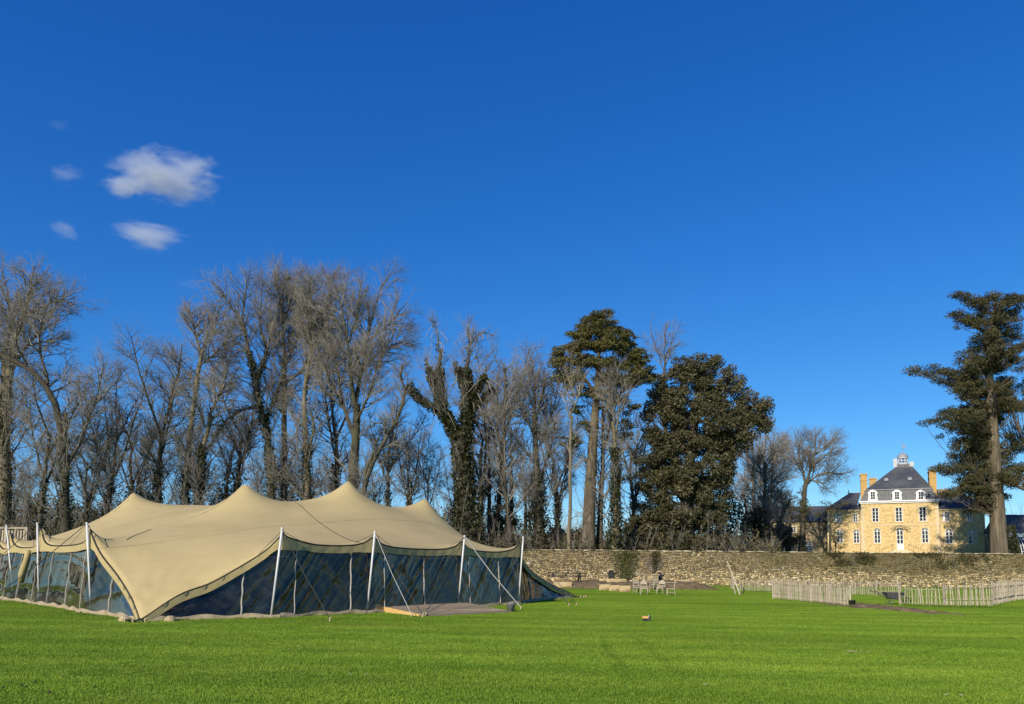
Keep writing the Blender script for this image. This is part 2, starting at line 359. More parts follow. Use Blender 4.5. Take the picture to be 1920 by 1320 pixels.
# ------------------------------------------------------------------ the ground
WALL_Y = 77.0
def park_z(X, Y):
    return 2.7 + 1.70 * smooth01((Y - WALL_Y) / 34.0) + .25 * math.sin(X * .06) * smooth01((Y - WALL_Y) / 20)
def grid_sheet(name, xs, ys, zf, m):
    v = [(x, y, zf(x, y)) for y in ys for x in xs]; n = len(xs)
    f = [(j * n + i, j * n + i + 1, (j + 1) * n + i + 1, (j + 1) * n + i) for j in range(len(ys) - 1) for i in range(n - 1)]
    me = bpy.data.meshes.new(name); me.from_pydata(v, [], f); me.update()
    me.polygons.foreach_set('use_smooth', [True] * len(me.polygons))
    return tag(link(name, me, m), kind='structure')
lawn = grid_sheet('lawn', [-3000, -400, -120, -60, -30, 0, 30, 60, 120, 400, 3000], [-800, -100, -20, 0, 10, 20, 40, 60, WALL_Y + .05], lambda x, y: 0.0, M['lawn'])
lawn['label'] = 'short bright green mown lawn filling the foreground'
park = grid_sheet('park_ground', [-3000, -1200, -500] + [-150 + 10 * i for i in range(31)] + [500, 1200, 3000],
                  [WALL_Y - .1, 79, 82, 86, 90, 95, 100, 106, 112, 120, 140, 200, 400, 1000, 3500], park_z, M['litter'])
park['label'] = 'rough shaded ground under the trees behind the stone wall'
# ------------------------------------------------------------------ garden wall of rubble stone
WALL_H = at(1400, 1033, WALL_Y - .3).z
def build_wall():
    w = empty('garden_wall', (20, WALL_Y, 0))
    tag(w, 'long mossy rubble stone garden wall across the back of the lawn', 'wall')
    MB().box(-90, 70, -.30, .30, -.1, WALL_H - .12).build('mortar_core', M['mortar'], w)
    rg = np.random.default_rng(3)
    stones = []                       # (x, z, w, h)
    z = 0.0; x0, x1 = -24.0, 38.0     # local to x = 20
    while z < WALL_H - .16:
        h = rg.uniform(.12, .24)
        if z + h > WALL_H - .14: h = WALL_H - .13 - z
        if h < .08: break
        x = x0 + rg.uniform(-.3, 0)
        while x < x1:
            ww = rg.uniform(.12, .34) * (1.2 if h > .19 else 1)
            if h > .18 and rg.random() < .2:
                hh = h * rg.uniform(.4, .6)
                stones.append((x, z, ww, hh)); stones.append((x, z + hh, ww, h - hh))
            else: stones.append((x, z, ww, h))
            x += ww
        z += h
    # coping
    x = x0
    while x < x1:
        ww = rg.uniform(.35, .9); stones.append((x, WALL_H - .13, ww, rg.uniform(.09, .15))); x += ww
    big = sorted(range(len(stones)), key=lambda i: -stones[i][2] * stones[i][3])
    big = set(big[:300])
    def moss(x, z):
        f = .5 + .5 * math.sin(x * .35 + 1.3) * math.sin(x * .13 + 2 + z)
        up = smooth01((z - 1.15 - .5 * math.sin(x * .21)) / .9)
        rt = .30 + .80 * smooth01((x + 4) / 14)
        return max(0, min(1, (up * (.45 + .6 * f) + rg.normal(0, .16)) * rt + (.75 if rg.random() < .10 else 0)))
    V = []; Fc = []; T = []
    def stone_geo(x, z, ww, h):
        g = rg.uniform(.012, .035); coping = z > WALL_H - .2
        fr = -.30 - rg.uniform(.015, .085) - (.05 if coping else 0); bk = (.36 if coping else -.28)
        j = lambda s: rg.uniform(-s, s)
        b = [(x + g, bk, z + g), (x + ww - g, bk, z + g), (x + ww - g, bk, z + h - g), (x + g, bk, z + h - g)]
        mid = fr + .035
        m_ = [(x + g + j(.05), mid, z + g + j(.05)), (x + ww - g + j(.05), mid, z + g + j(.05)), (x + ww - g + j(.05), mid, z + h - g + j(.02)), (x + g + j(.05), mid, z + h - g + j(.05))]
        ins = min(.06, ww * .2, h * .25)
        f_ = [(px + (ins if i in (0, 3) else -ins) , fr + j(.02), pz + (ins if i < 2 else -ins)) for i, (px, _, pz) in enumerate(m_)]
        wv = lambda p: (p[0] + .05 * math.sin(p[2] * 4.1 + p[0] * .9), p[1], p[2] + (0 if coping else (.07 * math.sin(p[0] * 1.3 + 1.5 * math.sin(p[0] * .37)) + .05 * math.sin(p[0] * 3.1 + p[2] * 2)) * min(1, p[2] * 2, max(0, (WALL_H - .16 - p[2]) * 2))))
        vs = [wv(p) for p in b + m_ + f_]
        fs = []
        for a in (0, 4):
            for i in range(4): fs.append((a + i, a + (i + 1) % 4, a + 4 + (i + 1) % 4, a + 4 + i))
        fs.append((8, 9, 10, 11))
        if coping: fs.append((3, 2, 1, 0))
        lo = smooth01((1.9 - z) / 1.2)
        k = rg.uniform(.55, 1.05); warm = rg.random()
        c = np.array((.52, .425, .26)) * (1 - warm) + np.array((.60, .46, .235)) * warm
        if rg.random() < .11: c = np.array((.66, .59, .44))
        if rg.random() < .12: c = np.array((.23, .175, .10))
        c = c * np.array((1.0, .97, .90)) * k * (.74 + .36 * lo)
        mo = moss(x, z)
        c = c * (1 - mo * .85) + np.array((.098, .078, .024)) * mo * .85
        if coping: c = np.array((.50, .42, .27)) * rg.uniform(.5, 1.15)
        return vs, fs, c
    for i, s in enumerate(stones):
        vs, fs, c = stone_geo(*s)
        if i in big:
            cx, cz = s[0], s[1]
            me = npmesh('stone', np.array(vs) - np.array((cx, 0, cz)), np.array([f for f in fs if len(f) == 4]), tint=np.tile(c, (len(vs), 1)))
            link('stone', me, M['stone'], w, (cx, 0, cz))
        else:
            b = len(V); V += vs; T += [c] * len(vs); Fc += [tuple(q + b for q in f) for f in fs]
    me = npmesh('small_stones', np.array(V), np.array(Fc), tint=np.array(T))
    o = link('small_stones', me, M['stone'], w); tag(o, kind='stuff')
    return w
garden_wall = build_wall()

# ------------------------------------------------------------------ the stretch tent
def V2(p): return Vector((p.x, p.y, 0))
def build_tent():
    C0 = gnd(262, 1166); C1 = gnd(1082, 1121)
    bases = {}
    def pole_pt(name, base, top, zb=0.0):
        b = gnd(*base, zb); d = ray(*top)
        t = at(top[0], top[1], b.y)
        # the pole tops lean out a little: keep the top's depth near the base's
        bases[name] = (b, t); return b, t
    P3 = pole_pt('P3', (171, 1151), (163, 982)); P2 = pole_pt('P2', (73, 1134), (70, 982)); P1 = pole_pt('P1', (26, 1126), (12, 986))
    P4 = pole_pt('P4', (508, 1159), (529, 992)); P5 = pole_pt('P5', (688, 1150), (703, 998)); P7 = pole_pt('P7', (972, 1133), (981, 1008))
    b5, b7 = P5[0], P7[0]
    # pole six stands on the platform, on the line between its neighbours
    best = min(((abs(proj(b5.lerp(b7, t) + Vector((0, 0, .2)))[0] - 860), t) for t in [i / 200 for i in range(200)]))[1]
    b6 = b5.lerp(b7, best) + Vector((0, 0, .2)); t6 = at(871, 1006, b6.y); P6 = (b6, t6)
    vdir = (P1[0] - P3[0]).normalized()
    P0b = P1[0] + vdir * 4.4; P0 = (P0b, P0b + Vector((-.15, -.15, 3.1)))
    C3 = P0b + vdir * 5.0; C3.z = 0
    udir = (C1 - C0).normalized(); Wv = C3 - C0
    C2 = C1 + Wv * .86 + udir * -.5
    def lerp_pole(a, b, t, out):
        q = a.lerp(b, t) + out * .9; return q, q + Vector((0, 0, 3.0)) + out * .15
    outR = Vector((udir.x, udir.y, 0)); outB = vdir.copy()
    right = [lerp_pole(C1, C2, t, outR) for t in (.25, .5, .75)]
    back = [lerp_pole(C3, C2, t, outB) for t in (.22, .42, .6, .8)]
    cen = (C0 + C1 + C2 + C3) / 4
    K = [at(460, 906, 32.9), at(653, 901, 35.8), at(798, 934, 39.0), at(250, 923, 38.3)]
    K += [K[3].lerp(K[0], .5) + Vector((1.1, 6.2, .35)), K[1] + Vector((-4.2, 9.5, -.6))]
    def edge_pt(p):                    # where the cloth is tied: just inside the pole top
        b, t = p; q = t.lerp(cen, 0); d = Vector((cen.x - b.x, cen.y - b.y, 0)).normalized()
        return Vector((t.x, t.y, t.z - .10)) + d * .16
    g = .06
    edges = [ [Vector((C0.x, C0.y, g))] + [edge_pt(p) for p in (P4, P5, P6, P7)] + [Vector((C1.x, C1.y, g))],
              [Vector((C0.x, C0.y, g))] + [edge_pt(p) for p in (P3, P2, P1, P0)] + [Vector((C3.x, C3.y, g))],
              [Vector((C1.x, C1.y, g))] + [edge_pt(p) for p in right] + [Vector((C2.x, C2.y, g))],
              [Vector((C3.x, C3.y, g))] + [edge_pt(p) for p in back] + [Vector((C2.x, C2.y, g))] ]
    ZB = 2.40
    ears = []
    def edge_curve(E, n):
        """points along the edge (plan + ear-less height), with bay index"""
        lens = [(Vector((b.x - a.x, b.y - a.y, 0))).length for a, b in zip(E, E[1:])]; tot = sum(lens)
        out = []
        for i in range(n + 1):
            s = i / n * tot; k = 0
            while k < len(lens) - 1 and s > lens[k] + 1e-9: s -= lens[k]; k += 1
            t = min(1.0, max(0.0, s / lens[k])); a, b = E[k], E[k + 1]
            q = a.lerp(b, t); inn = Vector((cen.x - q.x, cen.y - q.y, 0)).normalized()
            za, zb = a.z, b.z
            if za < .5: z = g + (ZB - .12 - g) * (t ** .92) ; sc = .075
            elif zb < .5: z = g + (ZB - .12 - g) * ((1 - t) ** .92); sc = .075
            else: z = ZB - .05 * math.sin(math.pi * t); sc = .035
            q = q + inn * lens[k] * sc * 4 * t * (1 - t)
            out.append((q.x, q.y, z, k, t))
        return out
    for E in edges:
        for p in E[1:-1]: ears.append((p.x, p.y, p.z - ZB))
    NS, NT = 150, 132
    cf, cl, cr, cb = edge_curve(edges[0], NS), edge_curve(edges[1], NT), edge_curve(edges[2], NT), edge_curve(edges[3], NS)
    a = lambda c: np.array([q[:3] for q in c])
    Fr, Lf, Rt, Bk = a(cf), a(cl), a(cr), a(cb)
    # thin plate spline through edges, pole heads
    ctrl = [tuple(q) for arr in (Fr, Lf, Rt, Bk) for q in arr[::5]]
    AK, SK = 1.40, 1.18
    ctrl += [(k.x, k.y, k.z) for k in K]
    for i, j, dz in ((0, 1, -.95), (1, 2, -.85), (0, 3, -1.15), (3, 4, -.7), (4, 5, -.8), (2, 5, -.9), (1, 4, -1.0), (1, 5, -.9)):
        m_ = (K[i] + K[j]) / 2; ctrl.append((m_.x, m_.y, m_.z + dz))
    ctrl = np.array(ctrl)
    def cusps(P):
        z = 0
        for k in K: z = z + AK * np.exp(-(np.sqrt((P[:, 0] - k.x) ** 2 + (P[:, 1] - k.y) ** 2 + .06 ** 2) - .06) / SK)
        return z
    ctrl[:, 2] -= cusps(ctrl)
    _, ui = np.unique(np.round(ctrl[:, :2], 2), axis=0, return_index=True); ctrl = ctrl[ui]
    def tps(d): return np.where(d > 1e-9, d * d * np.log(np.maximum(d, 1e-9)), 0)
    n = len(ctrl); D = np.linalg.norm(ctrl[:, None, :2] - ctrl[None, :, :2], axis=2)
    A = np.zeros((n + 3, n + 3)); A[:n, :n] = tps(D) + np.eye(n) * .02; A[:n, n] = 1; A[:n, n + 1:] = ctrl[:, :2]; A[n:, :n] = A[:n, n:].T
    wts = np.linalg.solve(A, np.concatenate([ctrl[:, 2], np.zeros(3)]))
    c0 = np.array((C0.x, C0.y)); c1 = np.array((C1.x, C1.y))
    du = np.array((udir.x, udir.y)); dv = np.array((vdir.x, vdir.y))
    def base_h(P):
        d = np.linalg.norm(P[:, None, :] - ctrl[None, :, :2], axis=2)
        return tps(d) @ wts[:n] + wts[n] + P @ wts[n + 1:] + cusps(P)
    ears = [(x, y, e + ZB - float(base_h(np.array([[x, y]]))[0])) for x, y, e in ears]
    def height(P):
        d = np.linalg.norm(P[:, None, :] - ctrl[None, :, :2], axis=2)
        z = tps(d) @ wts[:n] + wts[n] + P @ wts[n + 1:]
        z = z + cusps(P)
        for x, y, e in ears: z = z + e * np.exp(-np.hypot(P[:, 0] - x, P[:, 1] - y) / .34)
        # gathered folds where the cloth is tied down
        for c, sg in ((c0, 1), (c1, 1)):
            q = P - c; r = np.linalg.norm(q, axis=1); an = np.arctan2(q[:, 1], q[:, 0])
            amp = .11 * np.exp(-((r - 1.1) / 1.1) ** 2) * np.minimum(1, r / .5)
            z = z + amp * (np.sin(an * 26 + .6 * np.sin(r * 2)) * .6 + np.sin(an * 41 + 1) * .4)
        return np.maximum(z, .03)
    s = np.linspace(0, 1, NS + 1)[None, :, None]; t = np.linspace(0, 1, NT + 1)[:, None, None]
    f2, b2, l2, r2 = Fr[None, :, :2], Bk[None, :, :2], Lf[:, None, :2], Rt[:, None, :2]
    P = (1 - t) * f2 + t * b2 + (1 - s) * l2 + s * r2 - ((1 - s) * (1 - t) * Fr[0, :2] + s * (1 - t) * Fr[-1, :2] + (1 - s) * t * Bk[0, :2] + s * t * Bk[-1, :2])
    P = P.reshape(-1, 2); Z = height(P)
    org = np.array((C0.x, C0.y, 0))
    root = empty('stretch_tent', C0)
    tag(root, 'large sand coloured stretch tent with pointed peaks and clear plastic sides', 'tent')
    v = np.column_stack([P, Z]) - org
    idx = np.arange((NS + 1) * (NT + 1)).reshape(NT + 1, NS + 1)
    f = np.stack([idx[:-1, :-1], idx[:-1, 1:], idx[1:, 1:], idx[1:, :-1]], axis=-1).reshape(-1, 4)
    me = npmesh('canopy', v, f, True); o = link('canopy', me, M['fabric'], root)
    md = o.modifiers.new('thickness', 'SOLIDIFY'); md.thickness = .012; md.offset = 0
    O = Vector(org)
    # dark edge tape and sides
    def surf(x, y): return float(height(np.array([[x, y]]))[0])
    def sides(curve, E, front):
        nb = len(E) - 1
        for bay in range(nb):
            pts = [(q[0], q[1], q[4]) for q in curve if q[3] == bay]
            if bay < nb - 1: nx = [q for q in curve if q[3] == bay + 1][0]; pts.append((nx[0], nx[1], 1.0))
            n = len(pts)
            zt = height(np.array([p[:2] for p in pts]))
            # edge tape
            MB().tube([Vector((p[0], p[1], z - .005)) - O for p, z in zip(pts, zt)], .020, 5).build('edge_tape', M['strap'], root)
            ground_a = E[bay].z < .5; ground_b = E[bay + 1].z < .5
            inn = [Vector((cen.x - p[0], cen.y - p[1], 0)).normalized() for p in pts]
            vb = []; vp = []; vs_ = []
            NR = 14
            for i, (p, z) in enumerate(zip(pts, zt)):
                base = Vector((p[0], p[1], 0)) + inn[i] * .05 - O
                bb = min(2.17, z - .24); bb = max(bb, .02); sb = min(.13 + .035 * math.sin(i * .8 + bay), bb * .8)
                for q in range(4):
                    k = q / 3; zz = z - .01 + (bb - z + .01) * k
                    wv = .02 * math.sin(i * 1.9 + q) * math.sin(math.pi * k) if 0 < k < 1 else 0
                    vb.append(base + inn[i] * (wv - .085) + Vector((0, 0, zz - .03)))
                for q in range(NR + 1):
                    k = q / NR; zz = bb + (sb - bb) * k
                    L = math.hypot(p[0] - pts[0][0], p[1] - pts[0][1])
                    ph = L * 5.2 + zz * 3.6 + 1.2 * math.sin(L * 1.1 + bay) + bay * 2.0
                    wv = (.030 * (abs(math.sin(ph * .5)) - .5) + .016 * math.sin(ph * 2.3 + 1) + .008 * math.sin(ph * 5.1 + 2)) * math.sin(math.pi * min(1, k * 1.1)) - .17 * k + .02
                    vp.append(base + inn[i] * (.01 + wv) + Vector((0, 0, zz)))
                for q in range(4):
                    k = q / 3; zz = sb * (1 - k) + .004
                    wv = -.155 + .05 * math.sin(i * 1.3 + q * 2) * k - .10 * k * (1 + .6 * math.sin(i * .7))
                    vs_.append(base + inn[i] * (wv + .012) + Vector((0, 0, zz)))
            def sheet(name, vv, rows, m):
                fs = [(i * rows + q, (i + 1) * rows + q, (i + 1) * rows + q + 1, i * rows + q + 1) for i in range(n - 1) for q in range(rows - 1)]
                MB().add(vv, fs).build(name, m, root, True)
            sheet('canvas_band', vb, 4, M['fabric']); sheet('clear_panel' if front else 'canvas_panel', vp, NR + 1, M['pvc'] if front else M['fabric']); sheet('ground_skirt', vs_, 4, M['skirt'])
            if front:                                    # zip tapes and battens on the clear panels
                step = 13
                for i in range(3, n - 2, step):
                    z = zt[i]; bb = min(2.17, z - .24)
                    if bb < .8: continue
                    al = Vector((-inn[i].y, inn[i].x, 0))
                    path = [vp[i * (NR + 1) + q] - inn[i] * .02 + al * .012 * math.sin(q * 1.1 + i) for q in range(0, NR + 1)]
                    MB().tube(path, .015 if i % 2 else .022, 4).build('zip_tape', M['zip'], root)
    sides(cf, edges[0], True); sides(cl, edges[1], True); sides(cr, edges[2], False); sides(cb, edges[3], False)
    # poles
    def pole(b, t, front=True):
        m_ = MB().tube([b - O, b.lerp(t, .5) - O, t - O], .037, 10)
        o = m_.build('pole', M['alu'], root, True)
        d = (t - b).normalized()
        MB().tube([t - O - d * .03, t - O + d * .05], .042, 10).build('pole_cap', M['alu'], o)
        MB().tube([b - O - Vector((0, 0, .01)), b - O + Vector((0, 0, .03))], .11, 12).build('foot_plate', M['steel'], o)
    for p in (P1, P2, P3, P4, P5, P6, P7, P0): pole(*p)
    for p in right + back: pole(*p)
    for k in K: pole(Vector((k.x, k.y, 0)), Vector((k.x, k.y, k.z - .12)))
    # guys
    def peg(q):
        return MB().tube([q - O + Vector((0, 0, -.03)), q - O + Vector((.03, -.05, .13))], [.02, .03], 7)
    def guy(a, q, r=.013, m='strap'):
        mid = a.lerp(q, .5) - Vector((0, 0, .05))
        g_ = MB().tube([a - O, mid - O, q + Vector((0, 0, .10)) - O], r, 5).build('guy_strap', M[m], root)
        peg(q).build('peg', M['peg'], g_)
    guy(P4[1], gnd(618, 1166)); guy(P5[1], gnd(771, 1157), .012, 'strap_pale'); guy(P5[1], gnd(792, 1158))
    guy(P6[1], gnd(976, 1143), .016, 'strap_pale'); guy(P7[1], gnd(1066, 1137)); guy(P7[1], gnd(1080, 1136))
    guy(P3[1], P3[0] + Vector((-2.4, -2.3, 0))); guy(P2[1], P2[0] + Vector((-2.4, -2.0, 0))); guy(P1[1], P1[0] + Vector((-2.3, -2.2, 0)))
    guy(P6[1], gnd(798, 1156)); 
    for p in (P3, P2, P1, P4, P5, P6, P7):              # short ties from pole head to cloth
        e = edge_pt(p); MB().tube([p[1] - O - Vector((0, 0, .02)), Vector((e.x, e.y, surf(e.x, e.y))) - O], .014, 5).build('head_tie', M['strap'], root)
        ins = Vector((cen.x - e.x, cen.y - e.y, 0)).normalized()
        for sgn in (-1, 1):
            side = Vector((-ins.y, ins.x, 0)) * sgn
            q = e + side * .75 + ins * .05
            MB().tube([p[1] - O - Vector((0, 0, .05)), Vector((q.x, q.y, surf(q.x, q.y) - .03)) - O], .008, 4).build('head_tie', M['strap'], root)
    # corner tie downs, pegs and stones at the two ground corners
    for c, offs in ((C0, ((-.25, -.35), (.05, -.5), (.35, -.4))), (C1, ((.35, -.1), (.15, -.45), (.5, .3)))):
        for dx, dy in offs: guy(c + Vector((0, 0, .1)), c + Vector((dx, dy, 0)), .02)
    for c, dx, dy in ((C0, -.45, .05), (C0, .75, .3), (C1, -.7, -.15), (C1, -1.0, -.35)):
        rs = random.Random(dx)
        mb = MB(); mb.lathe([(.02, .17), (.10, .15), (.17, .08), (.18, .02), (.14, -.02)], 9, (c.x + dx - O.x, c.y + dy - O.y, 0))
        mb.v = [(x + rs.uniform(-.02, .02), y + rs.uniform(-.02, .02), z + rs.uniform(-.02, .02)) for x, y, z in mb.v]
        mb.build('weight_stone', M['farm_stone'], root)
    # lacing along the lower edges beside the front corner
    for curve, bay in ((cf, 0), (cl, 0), (cf, 4)):
        q = [p for p in curve if p[3] == bay]
        for i in range(3, len(q) - 2, 3):
            p0, p1 = q[i], q[i + 1]; z0 = surf(p0[0], p0[1]); z1 = surf(p1[0], p1[1])
            inn = Vector((cen.x - p0[0], cen.y - p0[1], 0)).normalized()
            MB().tube([Vector((p0[0], p0[1], z0 + .01)) - inn * .03 - O, Vector(((p0[0] + p1[0]) / 2, (p0[1] + p1[1]) / 2, (z0 + z1) / 2 - .14)) - inn * .03 - O, Vector((p1[0], p1[1], z1 + .01)) - inn * .03 - O], .010, 4).build('lacing', M['strap'], root)
    # webbing over the roof between two peaks, running down to pole five
    def over(aplan, bplan, r, m, nm):
        path = []
        for i in range(25):
            q = aplan.lerp(bplan, i / 24); path.append(Vector((q.x, q.y, surf(q.x, q.y) + .014)) - O)
        MB().tube(path, r, 5).build(nm, M[m], root)
    e5 = edge_pt(P5); d5 = (edge_pt(P4) - e5).normalized()
    over(V2(K[0].lerp(K[1], .38) + Vector((.2, .5, 0))), V2(e5 + d5 * .55), .014, 'strap', 'seam')
    e3 = edge_pt(P3); over(V2(e3 + Vector((.8, .9, 0))), V2(e3.lerp(K[0], .42) + Vector((-.8, .6, 0))), .012, 'strap', 'seam')
    for row in (22, 44, 66, 88, 110):                      # welded seams between the strips of cloth
        q = v.reshape(NT + 1, NS + 1, 3)[row, ::3]
        MB().tube([Vector(tuple(c)) + Vector((0, 0, .008)) for c in q], .012, 4).build('seam', M['seam'], root)
    # rolled door flap hanging on the side wall between the last two poles
    q2 = P2[0] + (P1[0] - P2[0]) * .35 + Vector((-.12, -.12, 0))
    fl = MB(); top = Vector((q2.x, q2.y, 2.2)) - O; bot = Vector((q2.x - .35, q2.y + .2, .85)) - O
    fl.tube([top, top.lerp(bot, .3) + Vector((.03, 0, 0)), top.lerp(bot, .7) - Vector((.03, 0, 0)), bot], [.11, .13, .15, .11], 8)
    fl.build('rolled_flap', M['fabric'], root, True)
    # floor inside
    inset = lambda p: p.lerp(cen, .07)
    fl = [inset(c) for c in (C0, C1, C2, C3)]
    MB().add([Vector((c.x, c.y, zz)) - O for zz in (.0, .06) for c in fl], [(4, 5, 6, 7), (0, 1, 5, 4), (1, 2, 6, 5), (2, 3, 7, 6), (3, 0, 4, 7)]).build('tent_floor', M['tent_floor'], root)
    return root, bases, P6, C0, C1
tent, tent_poles, pole6, TC0, TC1 = build_tent()

# platform of boards at the tent's side
def build_deck():
    a = gnd(788, 1156); b = gnd(956, 1149); c = pole6[0] + Vector((.35, .2, 0)); d = gnd(712, 1147)
    a.z = b.z = .07; c.z = d.z = .21
    root = empty('timber_platform', (a.x, a.y, 0)); O = Vector((a.x, a.y, 0))
    tag(root, 'low brown timber platform with one fresh pale edge board beside tent', 'platform')
    n = 26
    for i in range(n):
        k0, k1 = i / n, (i + .93) / n
        q = [a.lerp(d, k0), b.lerp(c, k0), b.lerp(c, k1), a.lerp(d, k1)]
        vs = [p - O - Vector((0, 0, .03)) for p in q] + [p - O for p in q]
        MB().add(vs, [(4, 5, 6, 7), (0, 1, 5, 4), (1, 2, 6, 5), (2, 3, 7, 6), (3, 0, 4, 7), (3, 2, 1, 0)]).build('plank', M['deck'], root)
    side = (a - b).normalized()
    def edge(p, q, out, m, nm):
        vs = []
        for e, s in ((p, 0), (q, 0), (q, 1), (p, 1)):
            w = e + out * (.06 if s else .012)
            vs.append(Vector((w.x, w.y, 0)) - O)
        for e, s in ((p, 0), (q, 0), (q, 1), (p, 1)):
            w = e + out * (.06 if s else .012); vs.append(Vector((w.x, w.y, e.z + .012)) - O)
        MB().add(vs, [(4, 5, 6, 7), (0, 1, 5, 4), (1, 2, 6, 5), (2, 3, 7, 6), (3, 0, 4, 7)]).build(nm, m, root)
    edge(a, d, side, M['deck_pale'], 'edge_board')
    out = Vector(((b - a).y, -(b - a).x, 0)).normalized()
    edge(a, b, out, M['deck'], 'edge_board')
    m0 = a.lerp(d, .45) + Vector((0, 0, .006)); m1 = b.lerp(c, .12) + Vector((0, 0, .006))
    MB().beam(m0.lerp(m1, .35) - O, m1 - O, .05, .012).build('pale_batten', M['oak_pale'], root)
build_deck()

def build_bucket():
    p = gnd(958, 1147.5)
    root = empty('bucket', p); tag(root, 'grey zinc bucket on grass at platform corner', 'bucket')
    MB().lathe([(0, .01), (.125, .01), (.165, .29), (.175, .30), (.17, .31), (.155, .29), (.115, .03), (0, .03)], 20).build('pail', M['galva'], root, True)
    MB().tube([(math.cos(t) * .17, -.08 * math.sin(t) - .02, .29 + .10 * math.sin(t)) for t in [math.pi * i / 10 for i in range(11)]], .007, 5).build('handle', M['iron'], root)
build_bucket()

def build_pile():
    # folded canvas and timber offcut beside pole five
    p = gnd(704, 1147); root = empty('folded_canvas', p); tag(root, 'crumpled tan canvas heaped by the pole at platform end', 'canvas')
    rs = np.random.default_rng(5); n, k = 16, 9
    v = []
    for j in range(k):
        for i in range(n):
            x = (i / (n - 1) - .5) * 1.3; y = (j / (k - 1) - .5) * .7
            h = .26 * max(0, 1 - (abs(x) / .66) ** 2) * max(0, 1 - (abs(y) / .34) ** 2)
            v.append((x, y, h + .05 * math.sin(x * 14 + y * 6) * (h > .02) + .02 * rs.normal() * (h > .02)))
    f = [(j * n + i, j * n + i + 1, (j + 1) * n + i + 1, (j + 1) * n + i) for j in range(k - 1) for i in range(n - 1)]
    MB().add(v, f).build('cloth', M['skirt'], root, True)
build_pile()
# ------------------------------------------------------------------ terrace bed, sleepers, furniture near the wall
def rounded_block(w, d, h, rs, bev=.02):
    """sawn block with broken edges: 24 vert chamfered box, slightly uneven"""
    mb = MB(); bm = bmesh.new()
    bmesh.ops.create_cube(bm, size=1.0)
    for v in bm.verts: v.co = Vector((v.co.x * w + rs.uniform(-.01, .01), v.co.y * d + rs.uniform(-.01, .01), (v.co.z + .5) * h + rs.uniform(-.006, .006)))
    bmesh.ops.bevel(bm, geom=bm.edges[:], offset=bev, segments=1, affect='EDGES')
    me = bpy.data.meshes.new('block'); bm.to_mesh(me); bm.free(); return me

def build_bed():
    rs = np.random.default_rng(11)
    p0 = gnd(1000, 1104); p1 = gnd(1350, 1105); yf = p0.y
    xs = np.linspace(p0.x - 1, p1.x, 70); ys = np.linspace(0, 1, 12)
    v = []
    for j, t in enumerate(ys):
        for i, x in enumerate(xs):
            y = yf + (WALL_Y - .4 - yf) * t
            e = smooth01((p1.x - x) / 2.5)
            h = (.10 + .52 * smooth01(t / .12)) * e * (.9 + .12 * math.sin(x * .9)) + rs.normal(0, .025) - .03
            v.append((x, y + rs.normal(0, .05) * (t < .3), h if t > 0 else -.05))
    n = len(xs)
    f = [(j * n + i, j * n + i + 1, (j + 1) * n + i + 1, (j + 1) * n + i) for j in range(len(ys) - 1) for i in range(n - 1)]
    me = bpy.data.meshes.new('planting_bed'); me.from_pydata(v, [], f); me.update()
    o = link('planting_bed', me, M['earth']); tag(o, 'raised brown earth bed along the foot of the stone wall', kind='structure')
    return yf
BED_Y = build_bed()

def sleeper(px0, px1, pyb, hpx, label, d=.35, depth_off=0.0, zb=0.0):
    """a squared pale timber whose bottom front edge runs from px0 to px1 at row pyb"""
    a = gnd(px0, pyb, zb); b = gnd(px1, pyb, zb)
    h = hpx * a.y / F; w = (b - a).length
    rs = random.Random(px0)
    o = link('timber_block', rounded_block(w, d, h, rs), M['oak_pale'], None, ((a.x + b.x) / 2, a.y + d / 2 + depth_off, zb))
    o.rotation_euler = (0, 0, math.atan2(b.y - a.y, b.x - a.x))
    tag(o, label, 'timber block', 'pale timber blocks edging the bed')
    return o
sleeper(1125, 1143, 1107, 11, 'pale sawn timber block, left end of the lower row by chairs')
sleeper(1144, 1163, 1108.5, 11, 'pale sawn timber block, middle of the lower row by chairs')
sleeper(1164, 1181, 1110, 11.5, 'pale sawn timber block touching the legs of the first chair')
sleeper(1139, 1173, 1094.5, 8.5, 'long pale timber block on the bank behind the lower row', zb=.42)
sleeper(1125, 1170, 1089.5, 4.5, 'thin pale plank lying along the bank behind timber blocks', .5, 0, .62)
sleeper(1244, 1276, 1104, 12, 'pale timber block standing beyond the chair that faces sideways')
sleeper(1038, 1071, 1104, 13, 'pale timber block beside the low corner of the tent')
sleeper(1036, 1053, 1090, 8, 'small pale block under the dark picnic table', .4, 0, .5)
sleeper(1262, 1325, 1090.5, 3.6, 'long thin pale board lying along the bank edge toward the fence', .3, 0, .55)
def shed_door():
    # shallow pale stone trough against the wall behind the chairs
    a = at(1207, 1085, WALL_Y - 1.3)
    r = empty('stone_trough', (a.x, a.y, .50)); tag(r, 'pale weathered stone trough against the wall behind the chairs', 'trough')
    mb = MB(); mb.box(-.1, 1.5, 0, .7, 0, .62); mb.box(-.2, 1.6, -.06, .76, .62, .74)
    mb.build('basin', M['farm_stone'], r)
    MB().box(.15, .35, -.03, -.002, .1, .5).build('slot', M['mortar'], r)
shed_door()

